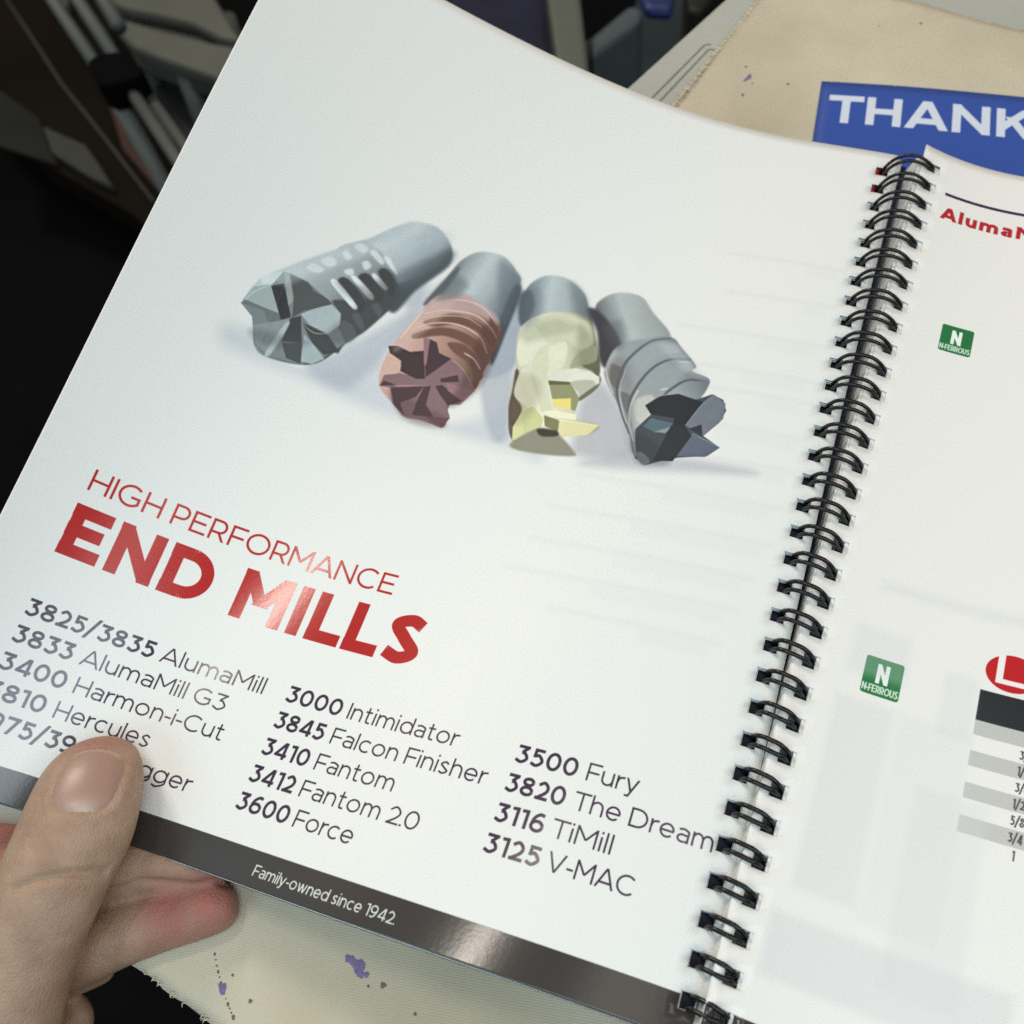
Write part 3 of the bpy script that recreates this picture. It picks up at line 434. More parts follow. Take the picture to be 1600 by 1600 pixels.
BG = {
'table': [[-115.2,318.3],[-91.7,381.7]],
'canvL': [[-93.3,313.9],[-77.1,383.4]],
'front': [[-137.3,-23.9],[-116.2,-27.4],[-109.7,-29.3]],
'back': [[9.1,403.6],[23.9,400.7]],
'sheet': [[-41.9,338.8],[30.3,347.2],[-41.0,307.8]],
'thank': [[-34.8,323.9],[-34.2,334.3],[32.9,326.9]],
'groove': [[-98.4,318.5],[-89.0,351.9],[-101.3,318.5],[-91.1,351.8]],
'tubeA': [[-859.3,720.9],[-732.5,625.0]],
'tubeB': [[-831.4,726.9],[-719.6,639.3]],
'tubeC': [[-815.8,745.5],[-757.4,695.7]],
'tubeD': [[-698.4,617.2],[-566.8,514.9]],
'tubeE': [[-697.1,630.7],[-571.7,537.0]],
'clamp': [[-734.0,617.9],[-728.8,630.4],[-710.6,638.4],[-697.6,634.8],[-673.4,621.9],[-668.4,611.2],[-681.0,601.9],[-694.7,589.6],[-707.4,592.9]],
'strap': [[-746.3,674.6],[-710.8,650.6],[-688.8,632.2],[-692.6,626.6],[-726.2,651.9]],
'chairA': [[-970.0,908.8],[-841.9,936.1],[-747.1,846.9],[-733.3,779.6],[-776.3,788.5],[-874.2,806.2],[-911.0,833.7]],
'slatA': [[-970.0,908.8],[-841.9,936.1],[-740.3,843.8],[-767.7,842.2],[-816.8,859.7],[-873.1,864.2],[-911.4,865.6],[-940.2,871.8]],
'slatB': [[-906.4,827.6],[-893.2,841.4],[-832.3,832.3],[-769.0,827.9],[-732.0,827.1],[-727.2,772.2],[-769.9,781.0],[-827.5,791.4],[-865.9,801.1]],
'dark2': [[-914.8,851.0],[-937.9,892.7],[-815.4,870.7],[-804.6,834.3],[-794.0,766.6],[-812.7,767.7]],
'board': [[-1405.4,1049.0],[-1124.5,1107.3],[-791.8,756.8],[-772.0,630.7],[-847.8,663.9],[-1012.9,712.1],[-1254.2,844.7]],
'trim': [[-1254.6,988.0],[-1170.9,926.5],[-1067.3,848.4],[-961.9,779.1],[-824.6,686.7]],
'trim2': [[-981.8,832.7],[-896.5,773.7],[-819.3,718.0],[-817.5,696.2],[-907.8,753.0]],
'blade': [[-1027.9,756.2],[-981.9,745.8],[-950.7,739.3],[-916.5,715.5],[-874.1,683.6],[-913.2,691.4],[-986.4,716.4]],
'sheet2': [[-1163.4,819.0],[-1050.4,775.7],[-1003.8,730.1],[-973.3,704.9],[-1090.3,717.0]],
'mitt': [[-1197.3,1007.6],[-1158.4,1016.0],[-1132.1,980.7],[-1145.7,963.3]],
'bag': [[-520.8,946.2],[-399.3,971.5],[-328.8,797.9],[-401.9,830.6],[-484.0,875.4]],
'post': [[-379.0,890.7],[-345.7,897.7],[-284.1,751.0],[-321.4,765.1]],
'bin_': [[-380.6,986.5],[-340.2,1067.4],[-351.0,1127.8],[-246.7,1149.7],[-250.8,1051.0],[-287.2,896.8],[-359.1,912.0]],
'handle': [[-314.6,832.5],[-290.1,893.4],[-274.5,887.6],[-272.9,869.7],[-302.8,810.9]],
'lid': [[-308.5,952.4],[-260.5,962.5],[-250.9,906.5],[-277.9,903.7]],
'gap_shade': [[-267.3,1012.1],[-226.0,1020.9],[-235.4,965.7],[-249.3,965.9]],
'grey': [[-572.5,967.3],[-484.4,985.6],[-429.1,873.5],[-494.1,891.7]],
'paints': [[-82.9,-3.8],[-79.9,-3.5],[-77.8,-5.4],[-80.3,-5.7],[-83.2,-5.0]],
'paint2': [[-115.8,-14.9],[-113.0,-18.2],[-110.2,-21.1],[-107.2,-23.8],[-104.6,-25.9]],
'specks': [[-71.6,341.3],[-69.2,335.0],[-68.7,324.9],[-53.6,334.1],[-66.7,331.8],[-12.5,381.7],[-27.6,376.7],[-72.7,-6.6],[-109.1,-17.6],[-102.2,-21.2],[-76.1,-8.1],[-62.8,-9.7]],
'g1': [[-99.5,326.2],[-91.0,352.5]],
'g2': [[-96.5,324.3],[-88.8,350.0]],
'tick': [[-32.8,279.6],[-28.8,279.7]]}
CPL_D = [[[1.06,5.74,-0.801],[-1.105,76.116,-0.316],[-3.26,147.594,-0.506],[-6.261,212.71,-0.915],[-7.21,281.841,-2.922]],[[-32.93,3.825,8.284],[-35.586,75.185,8.385],[-38.423,144.783,5.191],[-41.396,212.303,0.817],[-42.618,281.874,-1.826]],[[-70.71,2.878,10.825],[-72.292,72.497,-4.286],[-74.526,140.177,-10.756],[-76.412,210.777,-11.053],[-78.715,281.507,-10.006]],[[-104.906,-0.731,-0.99],[-100.855,69.849,-19.735],[-107.287,140.682,-18.676],[-113.04,211.537,-5.496],[-114.719,280.772,12.382]],[[-135.925,4.25,-20.141],[-142.706,67.613,-18.636],[-149.477,139.898,-5.711],[-149.347,209.358,9.278],[-144.915,276.174,23.984]],[[-180.103,-1.93,-12.743],[-180.94,68.471,-1.186],[-178.189,137.867,15.213],[-176.187,203.701,30.473],[-176.355,272.927,41.612]],[[-203.388,-6.114,13.708],[-202.352,63.222,25.612],[-201.855,131.182,41.28],[-202.874,200.101,54.318],[-205.21,269.771,61.654]]]
CPR_D = [[[0.319,-0.484,5.911],[-0.914,94.212,-0.189],[0.959,188.537,2.347],[-0.138,283.065,2.32]],[[22.404,-0.663,-1.637],[22.814,94.036,-1.823],[23.366,188.584,-4.231],[21.458,283.14,-6.799]],[[46.649,-0.577,-2.546],[46.334,94.059,-0.985],[47.136,188.644,-4.681],[46.747,283.416,-6.323]],[[69.304,-0.569,3.085],[69.215,94.018,3.081],[70.216,188.842,0.494],[67.977,283.625,3.4]]]
HAND = [[[-159.79,20.44,-2.0,1.53,1.22],[-159.36,19.54,-1.5,4.95,3.07],[-158.24,17.68,-0.5,8.68,5.38],[-156.53,14.69,1.0,11.35,7.49],[-154.51,10.36,2.5,12.97,9.08],[-152.6,4.93,3.5,13.63,10.08],[-151.33,-1.44,3.5,13.92,10.86],[-151.03,-8.36,3.0,13.37,10.97],[-151.39,-16.65,1.0,13.22,11.1],[-153.1,-25.78,-3.0,14.01,11.77],[-154.65,-37.43,-8.0,15.6,13.42],[-156.06,-52.84,-14.0,19.26,16.37],[-159.79,-71.11,-22.0,23.29,18.63]],[[-118.98,2.34,-15.0,1.38,1.24],[-120.37,2.49,-15.0,3.82,3.43],[-123.89,2.72,-15.0,5.6,5.04],[-130.92,1.72,-15.0,6.92,6.23],[-139.52,-1.67,-15.0,7.73,6.96],[-150.43,-7.01,-16.0,8.6,7.74],[-164.38,-11.92,-18.0,9.77,8.79],[-180.59,-16.06,-22.0,11.32,10.19],[-197.05,-23.77,-26.0,13.28,11.29],[-206.34,-38.54,-30.0,14.11,11.99]],[[-114.06,-2.36,-19.0,1.37,1.23],[-114.93,-2.84,-19.0,4.11,3.7],[-117.76,-4.5,-19.0,6.01,5.41],[-123.35,-7.95,-19.0,6.91,6.22],[-131.12,-12.93,-19.5,7.49,6.74],[-139.87,-18.77,-21.0,8.29,7.46],[-150.55,-26.11,-24.0,9.7,8.73],[-164.1,-33.48,-28.0,11.44,10.29],[-183.0,-39.93,-32.0,12.67,11.4],[-200.57,-51.0,-35.0,13.77,11.7]],[[-142.73,-25.48,-30.0,1.44,1.29],[-144.26,-26.85,-30.0,4.67,4.2],[-148.72,-28.85,-31.0,6.16,5.54],[-156.07,-33.28,-33.0,6.98,6.28],[-167.86,-41.39,-36.0,8.22,7.4],[-180.58,-54.82,-38.0,9.79,8.81]],[[-146.49,-37.75,-38.0,1.8,1.62],[-147.63,-39.13,-38.0,4.69,4.22],[-150.38,-42.0,-39.0,6.15,5.54],[-157.36,-49.26,-41.0,7.29,6.56],[-168.3,-61.17,-42.0,8.41,7.57]],[[-183.78,-19.41,-24.0,7.85,5.49],[-185.95,-30.08,-26.0,18.43,9.22],[-181.93,-43.22,-28.0,23.54,10.59],[-174.69,-57.7,-30.0,25.34,11.4],[-169.25,-74.96,-32.0,24.31,12.16],[-167.48,-94.16,-36.0,22.72,13.63],[-166.56,-114.19,-40.0,20.4,14.28]],[[-166.46,-20.67,-10.0,7.27,6.54],[-166.02,-27.88,-14.0,12.65,7.59],[-165.61,-41.14,-20.0,16.06,9.64]]]
CREASES = [([[-157.89,-10.36],[-151.86,-8.38],[-146.03,-7.54],[-140.5,-6.34],[-136.96,-6.3]],0.8,0.16),([[-151.27,-11.98],[-145.08,-10.39],[-137.74,-9.28]],0.6,0.08),([[-157.52,-6.82],[-150.14,-5.46],[-142.25,-3.6]],0.5,0.06),([[-153.3,-17.89],[-148.04,-13.9],[-140.94,-9.73],[-136.28,-6.27],[-128.86,-3.94],[-123.77,-2.61],[-118.64,1.01]],0.9,1.2)]
REDS = [([-118.4,-4.72,-14.0],9.0),([-126.68,-9.75,-14.0],8.5),([-121.15,0.24,-14.0],6.0),([-179.42,-9.11,-16.0],12.0),([-156.65,16.84,4.0],6.0)]
NAIL = ([-150.67,9.6],[-5.537,15.184],8.4,7.2)

PAPER = (226, 226, 222); VIO = (58, 44, 62); RED = (176, 36, 34)

# ------------------------------------------------------------------ the setting: floor and table
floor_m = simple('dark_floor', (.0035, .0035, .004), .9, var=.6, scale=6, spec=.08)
fl = put('floor', mesh('floor', [(-6, -3, -.72), (4, -3, -.72), (4, 7, -.72), (-6, 7, -.72)], [(0, 1, 2, 3)]), mat=floor_m, kind='structure')
TZ = -26.
T_OUT = [(-235, -5), (215, -93), (379, 352), (-69.6, 440)]
def rounded(P, r, n=6):
    P = [np.array(p, float) for p in P]; out = []
    for i in range(len(P)):
        a, b, c = P[i - 1], P[i], P[(i + 1) % len(P)]; u = (a - b) / np.linalg.norm(a - b); v = (c - b) / np.linalg.norm(c - b)
        for k in np.linspace(0, 1, n): out.append(b + u * r * (1 - k) ** 2 + v * r * k ** 2)
    return out
plastic = simple('off_white_plastic', (.40, .40, .35), .55, var=.12, scale=25, bump=.3, bscale=700)
grey_metal = simple('grey_leg_metal', (.18, .18, .17), .4, .8)
table = thing('side_table', (70, 160, -720), 'small off-white plastic side table under the cloth, its moulded rim showing past the open catalogue', 'table')
put('table_top', slab(rounded(T_OUT, 14), TZ - 24, TZ, table, 2.2, 'table_top'), table, plastic)
groove_m = simple('shaded_groove_plastic', (.20, .18, .13), .7)  # recess shade of the rim groove put into darker tubes
for g0, g1 in (BG['g1'], BG['g2']):
    g0, g1 = np.array(g0), np.array(g1); pth = [g0 - (g1 - g0) * .8, g0, g1, g1 + np.array([2.2, .6])]
    put('groove_shade_line', mesh('groove_shade_line', *tube([local(table, (q[0], q[1], TZ - .05)) for q in pth], .00042, 8)), table, groove_m, True)
for x, y in [(-190, 20), (190, -60), (330, 320), (-50, 385)]:
    put('leg', mesh('leg', *tube([local(table, (x, y, TZ - 25)), local(table, (x * 1.05, y * 1.05, -719))], .012, 14)), table, grey_metal, True)

# ------------------------------------------------------------------ canvas cloth on the table
def cloth_mat():
    m, nt, b = nodes('unbleached_canvas'); L = nt.links.new; tc = N(nt, 'ShaderNodeTexCoord')
    n = N(nt, 'ShaderNodeTexNoise'); n.inputs['Scale'].default_value = 14; n.inputs['Detail'].default_value = 4; L(tc.outputs['Object'], n.inputs['Vector'])
    r = N(nt, 'ShaderNodeValToRGB'); r.color_ramp.elements[0].position = .36; r.color_ramp.elements[0].color = (.47, .41, .295, 1); r.color_ramp.elements[1].position = .66; r.color_ramp.elements[1].color = (.59, .525, .40, 1)
    L(n.outputs['Fac'], r.inputs[0]); L(r.outputs['Color'], b.inputs['Base Color']); b.inputs['Roughness'].default_value = .85; b.inputs['Specular IOR Level'].default_value = .2
    mp = N(nt, 'ShaderNodeMapping'); mp.inputs['Rotation'].default_value = (0, 0, math.radians(-11)); L(tc.outputs['Object'], mp.inputs['Vector'])
    ws = []
    for d in 'XY':
        w = N(nt, 'ShaderNodeTexWave', bands_direction=d); w.inputs['Scale'].default_value = 520; w.inputs['Distortion'].default_value = 1.5; w.inputs['Detail'].default_value = 2; w.inputs['Detail Scale'].default_value = 1.; L(mp.outputs['Vector'], w.inputs['Vector']); ws.append(w)
    ad = N(nt, 'ShaderNodeMath', operation='ADD'); L(ws[0].outputs['Fac'], ad.inputs[0]); L(ws[1].outputs['Fac'], ad.inputs[1])
    bp = N(nt, 'ShaderNodeBump'); bp.inputs['Strength'].default_value = .35; bp.inputs['Distance'].default_value = .00015; L(ad.outputs[0], bp.inputs['Height']); L(bp.outputs['Normal'], b.inputs['Normal'])
    return m
canvas_m = cloth_mat()
cloth = thing('canvas_cloth', (70, 160, TZ), 'beige canvas cloth with frayed edge and purple paint spots, spread over the side table', 'cloth')
FLc, FRc, BRc, BLc = map(np.array, ([-170., -17.5], [212., -92.], [362., 322.], [-72., 404.]))
def cloth_z(x, y):
    return TZ + 1.3 + 1.1 * math.sin(x * .045 + y * .02) * math.sin(y * .031 + 1) + .35 * math.sin(x * .11 - y * .07)
nu, nv = 110, 120; V = []; F = []
for j in range(nv + 1):
    for i in range(nu + 1):
        u, v = i / nu, j / nv; p = (FLc * (1 - u) + FRc * u) * (1 - v) + (BLc * (1 - u) + BRc * u) * v
        if i == 0: p = p + np.array([random.uniform(-.9, .9), 0])
        if j == 0: p = p + np.array([0, random.uniform(-.5, .5)])
        if j == nv: p = p + np.array([0, random.uniform(-.6, .6)])
        V.append(local(cloth, (p[0], p[1], cloth_z(*p) if j else TZ + .6)))
for j in range(nv):
    for i in range(nu): a = j * (nu + 1) + i; F.append((a, a + 1, a + nu + 2, a + nu + 1))
cm = put('cloth_sheet', mesh('cloth_sheet', V, F), cloth, canvas_m, True); md = cm.modifiers.new('s', 'SOLIDIFY'); md.thickness = .0006; md.offset = -1
thr = []
def threads(A, B, n, out, ln):
    for k in range(n):
        q = A + (B - A) * random.random(); L_ = random.uniform(*ln); ang = random.gauss(0, .6); d = np.array([out[0] * math.cos(ang) - out[1] * math.sin(ang), out[0] * math.sin(ang) + out[1] * math.cos(ang)])
        c = random.uniform(-.6, .6); z = TZ + .9
        pts = [(q[0] - d[0] * .8, q[1] - d[1] * .8, z + .5), (q[0] + d[0] * L_ * .4, q[1] + d[1] * L_ * .4, z + .6), (q[0] + d[0] * L_ - d[1] * c, q[1] + d[1] * L_ + d[0] * c, z - .2 if out[0] else z - .6)]
        thr.append(tube([local(cloth, p) for p in pts], .00011, 4))
threads(FLc, BLc, 1300, (-1, .23), (.5, 2.0)); threads(FLc, FRc, 120, (-.2, -1), (.3, .8)); threads(BLc, BRc, 150, (.2, 1), (.5, 1.6))
fray_m = simple('frayed_cotton', (.66, .58, .42), .9)
put('frayed_threads', mesh('frayed_threads', *join(thr)), cloth, fray_m, kind='stuff')
purple = simple('dried_purple_paint', (.17, .12, .25), .6, var=.5, scale=900); dark_sp = simple('dried_dark_paint', (.13, .10, .09), .6)
def blot(x, y, r, mat, stretch=1., ang=0., zoff=.12):
    n = 14; V = []; ph = random.random() * 6
    for k in range(n):
        t = 2 * math.pi * k / n; rr = r * (1 + (.26 if r > .8 else .1) * math.sin(3 * t + ph) + .15 * random.uniform(-1, 1)); dx, dy = rr * stretch * math.cos(t), rr * math.sin(t)
        px, py = x + dx * math.cos(ang) - dy * math.sin(ang), y + dx * math.sin(ang) + dy * math.cos(ang); V.append(local(cloth, (px, py, cloth_z(px, py) + zoff)))
    V.append(local(cloth, (x, y, cloth_z(x, y) + zoff + .1))); put('paint_spot', mesh('paint_spot', V, [(k, (k + 1) % n, n) for k in range(n)]), cloth, mat)
blot(-80.4, -4.9, 1.6, purple, 1.7, -.5); blot(-83.2, -4.0, .9, purple, 1.3, .3); blot(-77.6, -5.9, .7, purple)
for (x, y), r in zip(BG['paint2'], (.28, .3, 1.0, .34, .42)): blot(x, y, r, purple if r > .9 else dark_sp, 1.5, -1.0)
for a, b in zip(BG['paint2'][:-1], BG['paint2'][1:]):
    for q in (.33, .66): blot(a[0] + (b[0] - a[0]) * q, a[1] + (b[1] - a[1]) * q, random.uniform(.12, .24), dark_sp, 1.5, random.uniform(0, 3))
for k, (x, y) in enumerate(BG['specks']): blot(x, y, (.5, 1.0, .6, .55, .35, .55, .3, .7, .35, .5, .35, .4)[k], purple if k in (1,) else dark_sp, 1.0 if k != 1 else 2.2, 1.2)

# ------------------------------------------------------------------ blue leaflet under the catalogue
bl = Print(150, 60, 10, (52, 80, 156))
bl.text('THANK', 3.8, 37.6, 15.0, .20, (210, 215, 226), x1=76.)
TH = thing('blue_leaflet', (30, 300, TZ + 1.6), 'blue leaflet with large white capitals sticking out above the spiral binding', 'leaflet')
c0 = np.array(BG['sheet'][0]); ex = np.array(BG['sheet'][1]) - c0; ex /= np.linalg.norm(ex); ey = np.array([ex[1], -ex[0]])
V = []; F = []; UV = []; nx, ny = 30, 40; Wb, Hb = 150., 200.
for j in range(ny + 1):
    for i in range(nx + 1):
        x, y = Wb * i / nx, Hb * j / ny; p = c0 + ex * x + ey * y; V.append(local(TH, (p[0], p[1], TZ + 2.4 + .5 * math.sin(x * .05)))); UV.append((x / 150, 1 - y / 60))
for j in range(ny):
    for i in range(nx): a = j * (nx + 1) + i; F.append((a, a + nx + 1, a + nx + 2, a + 1))
me = mesh('leaflet_sheet', V, F); uv = me.uv_layers.new(name='UVMap')
for l in me.loops: uv.data[l.index].uv = UV[l.vertex_index]
blm = paper('blue_leaflet_print', bl.image('leaflet_print')); o = put('leaflet_sheet', me, TH, blm, True); md = o.modifiers.new('s', 'SOLIDIFY'); md.thickness = .0003; md.offset = -1

# ------------------------------------------------------------------ the print of the two open pages
WL, HL = 212., 279.4
lp = Print(WL, HL, 10, PAPER)
for t0, s0, s1 in [(222, 168, 205), (206, 170, 204), (190, 160, 205), (176, 158, 204), (168, 165, 204), (155, 155, 205), (143.5, 150, 204), (131, 145, 203), (119, 140, 203), (108, 138, 200), (98, 134, 198), (88, 150, 196)]:   # ghost of the print on the back of the leaf
    lp.poly([(s0, t0), (s1, t0), (s1, t0 + 1.6), (s0, t0 + 1.6)], (208, 207, 205), 1.0, .27, 0); lp.poly([(s0 + 25, t0 - 4), (s1 - 3, t0 - 4), (s1 - 3, t0), (s0 + 25, t0)], (216, 215, 213), 1.5, .3, 0)
for s in SHAPES:
    if s[0] == 'G': lp.poly(smooth_loop(s[1]), s[2], max(s[3] * .6, .12), s[4], .35, s[5])
    elif s[0] == 'P': lp.poly(smooth_loop(s[1]) if s[3] >= .4 else s[1], s[2], max(s[3] * .6, .12), s[4], .35)
    else:
        q = Print.strokes; P_ = spl(s[1], 6); w_ = s[5]
        n_ = np.gradient(P_, axis=0); n_ = np.stack([-n_[:, 1], n_[:, 0]], 1) / (np.linalg.norm(n_, axis=1)[:, None] + 1e-9)
        tp = np.sin(np.linspace(.25, math.pi - .25, len(P_)))[:, None] ** .5 * w_ / 2
        lp.poly(np.vstack([P_ + n_ * tp, (P_ - n_ * tp)[::-1]]), s[2], max(s[3] * .4, .1), s[4], .35)
def finish(pr, x0, y0, x1, y1):   # the halftone softness and tonal mottling of the printed picture
    i0, i1, j0, j1 = [int(v * pr.p) for v in (x0, x1, y0, y1)]; A = pr.a[j0:j1, i0:i1]; K = pr.ink[j0:j1, i0:i1]; ny_, nx_ = K.shape
    def blur(Z, r):
        k = np.exp(-np.arange(-3 * r, 3 * r + 1) ** 2 / (2. * r * r)); k /= k.sum()
        Z = sum(np.roll(Z, i - 3 * r, 0) * k[i] for i in range(len(k))); return sum(np.roll(Z, i - 3 * r, 1) * k[i] for i in range(len(k)))
    B1, B3 = blur(A, 1), blur(A, 5); Y = np.linspace(0, 1, ny_)[:, None, None]; f = np.clip((Y - .45) / .35, 0, 1) * .8
    A2 = B1 * (1 - f) + B3 * f; A2 = A2 + (B1 - blur(B1, 8)) * .18
    n = .4 * sum(blur(rng.normal(size=(ny_, nx_)).astype(np.float32), r) * r * w for r, w in ((2, .030), (9, .035), (24, .03)))
    m_ = np.clip(blur(K, 2) * 2.6, 0, 1)[..., None]; m2 = np.clip(blur(K, 7) * 3.5, 0, 1)[..., None]; A[:] = np.clip(A + (A2 * (1 + n[..., None] * m_ * 1.6) - A) * m2, 0, 1)
finish(lp, 42, 104, 208, 222)
lp.text('HIGH PERFORMANCE', 16.5, 82.8, 6.1, .112, RED, x1=106.2)
lp.text('END', 15.9, 64.2, 14.4, .24, RED, x1=57.2); lp.text('MILLS', 64.6, 64.2, 14.4, .24, RED, x1=120.0)
B, Lt = .172, .106; cap = 4.55
def row(r, num, x, x1, name, n0, n1, skip='', cut=None):
    y = (46.35, 38.9, 31.4, 23.95, 16.5)[r]; lp.text(num, x, y, cap, B, VIO, x1=x1, skip=skip)
    if name: lp.text(name, n0, y, cap * .98, Lt, VIO, x1=n1)
row(0, '3825/3835', 15.7, 50.6, 'AlumaMill', 52.5, 82.9); row(1, '3833', 15.7, 31.4, 'AlumaMill G3', 33.6, 74.9)
row(2, '3400', 15.7, 32.9, 'Harmon-i-Cut', 35.3, 77.6); row(3, '3810', 15.7, 30.8, 'Hercules', 33.4, 59.7); row(4, '3975/39', 15.7, 42.0, 'ogger', 55.6, 75.8)
row(0, '3000', 89.6, 106.0, 'Intimidator', 108.0, 139.6); row(1, '3845', 89.6, 104.2, 'Falcon Finisher', 106.4, 150.0); row(2, '3410', 89.6, 103.2, 'Fantom', 105.3, 127.9)
row(3, '3412', 89.6, 102.6, 'Fantom 2.0', 104.6, 137.8); row(4, '3600', 89.6, 104.8, 'Force', 106.6, 123.3)
row(0, '3500', 154.9, 170.6, 'Fury', 173.0, 185.6); row(1, '3820', 154.9, 169.8, 'The Dream', 171.9, 205.3); row(2, '3116', 154.9, 167.0, 'TiMill', 168.9, 183.4); row(3, '3125', 154.9, 168.5, 'V-MAC', 170.2, 190.6)
lp.rect(-2, -2, WL + 2, 8.7, (60, 56, 54)); lp.text('Family-owned since 1942.', 102.5, 2.75, 2.75, .115, (220, 226, 212), x1=141.6)
left_img = lp.image('left_page_print'); left_m = paper('left_page_print', left_img)
RWd = 75.
rp = Print(RWd, 286, 10, (228, 226, 221)); HR = 285.
rp.rect(9.8, 266.1, 90, 267.3, (52, 40, 66)); rp.text('Aluma', 9.6, 256.0, 5.2, .25, (176, 36, 46), x1=32.3); rp.text('Mill', 33.2, 256.0, 5.2, .25, (176, 36, 46), x1=48.)
for (x0, y0) in ((17.6, 205.), (17.1, 94.4)):
    rp.rect(x0, y0, x0 + 9.25, y0 + 10.0, (42, 112, 62), .7); rp.text('N', x0 + 3.3, y0 + 3.3, 5.2, .19, (232, 238, 232), x1=x0 + 5.9); rp.text('N-FERROUS', x0 + .3, y0 + .75, 2.0, .17, (205, 225, 205), x1=x0 + 8.95)
rp.disc(50.6, 110.0, 6.1, 4.9, (186, 32, 36)); rp.poly([(47.0, 106.9), (54, 106.9), (54, 108.2), (48.6, 108.2), (48.6, 114.6), (47.0, 114.6)], (236, 230, 226), .08)
rp.rect(44.1, 96.1, 80, 104.1, (40, 42, 46)); 
for a, b in ((92.3, 96.1), (84.5, 88.3), (76.6, 80.4), (68.5, 72.5)): rp.rect(44.1, a, 80, b, (188, 187, 183))
for k, tx in enumerate(['3/16', '1/4', '3/8', '1/2', '5/8', '3/4', '1']):
    y = 89.1 - k * 3.93; rp.text(tx, 54.6 if k < 6 else 55.9, y, 2.35, .135, (60, 48, 60), sx=.56)
rp.rect(-2, -2, 90, 14.4, (56, 53, 52))
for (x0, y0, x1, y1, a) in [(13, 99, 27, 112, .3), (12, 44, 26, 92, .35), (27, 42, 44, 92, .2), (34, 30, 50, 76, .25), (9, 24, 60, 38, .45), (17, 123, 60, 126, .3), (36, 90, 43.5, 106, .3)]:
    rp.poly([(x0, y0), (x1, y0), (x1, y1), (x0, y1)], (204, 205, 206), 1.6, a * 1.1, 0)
right_m = paper('right_page_print', rp.image('right_page_print'))

# ------------------------------------------------------------------ the spiral-bound catalogue
def bern(n, x): x = np.asarray(x, float); return np.stack([math.comb(n, i) * x ** i * (1 - x) ** (n - i) for i in range(n + 1)], -1)
CPL = np.array(CPL_D); CPR = np.array(CPR_D)
def SL(s, t): return np.einsum('...i,...j,ijk->...k', bern(6, np.asarray(s, float) / 212.), bern(4, np.asarray(t, float) / 279.4), CPL)
def SR0(s, t): return np.einsum('...i,...j,ijk->...k', bern(3, np.asarray(s, float) / 70.), bern(3, np.asarray(t, float) / 284.), CPR)
def SR(s, t):
    s = np.asarray(s, float); q = np.minimum(s, 68.); P = SR0(q, t); E_ = SR0(q - 2, t); d = (P - E_) / 2; e = np.maximum(s - 68, 0)[..., None]
    f = np.exp(-e / 60.); out = P + np.concatenate([d[..., :2] * e, d[..., 2:] * 60 * (1 - f)], -1); return out
def TK(k): return 279.4 - 4.2 - 8.47 * k
HO = -5.007
def grid(smax, tmax, hs, ht, off):
    s = [0.0]; s += [hs[0], hs[1]]; x = hs[1]
    while x < smax - 2.5: x += 2.6; s.append(min(x, smax))
    if s[-1] < smax: s.append(smax)
    edges = sorted([TK(k) + off + ht for k in range(33)] + [TK(k) + off - ht for k in range(33)]); edges = [e for e in edges if 0.3 < e < tmax - .3]
    t = sorted(set([0.0] + edges + [tmax])); tt = []
    for a, b in zip(t[:-1], t[1:]): tt += [a, (a + b) / 2]
    return s, tt + [t[-1]]
def leaf(name, surf_, smax, tmax, hs, ht, off, zoff=0., wuv=212., huv=279.4, shift=None, holes=True):
    s, t = grid(smax, tmax, hs, ht, off); V = []; UV = []; F = []
    S_, T_ = np.meshgrid(s, t); P = surf_(S_, T_)
    Nn = np.cross(surf_(S_ + .5, T_) - surf_(S_ - .5, T_), surf_(S_, T_ + .5) - surf_(S_, T_ - .5)); Nn /= np.linalg.norm(Nn, axis=-1)[..., None]; Nn *= np.sign(Nn[..., 2:])
    P = P + Nn * zoff
    if shift is not None: P[..., 0] += shift(T_) * np.exp(-S_ / 25.)
    for j in range(len(t)):
        for i in range(len(s)): V.append((P[j, i, 0] * MM, P[j, i, 1] * MM, (P[j, i, 2] + zoff) * MM)); UV.append(((wuv - s[i]) / wuv if surf_ is SL else s[i] / wuv, t[j] / huv))
    n = len(s)
    for j in range(len(t) - 1):
        tc = (t[j] + t[j + 1]) / 2; hole = holes and any(abs(tc - TK(k) - off) < ht for k in range(33))
        for i in range(n - 1):
            if hole and hs[0] <= (s[i] + s[i + 1]) / 2 <= hs[1]: continue
            a = j * n + i; q = (a, a + 1, a + n + 1, a + n); F.append(q[::-1] if surf_ is SL else q)
    me = mesh(name, V, F); uv = me.uv_layers.new(name='UVMap')
    for l in me.loops: uv.data[l.index].uv = UV[l.vertex_index]
    return me
book = thing('spiral_catalogue', (0, 0, 0), 'open spiral-bound catalogue of cutting tools, its left page lifted by the hand', 'catalogue')
o = put('left_page', leaf('left_page', SL, 212., 279.4, (2.3, 6.2), 1.9, HO), book, left_m, True, label='raised left page printed with four end mills and a red heading')
md = o.modifiers.new('s', 'SOLIDIFY'); md.thickness = .00012; md.offset = -1
plain = simple('plain_page_back', lin((226, 226, 222)), .4, var=.01)
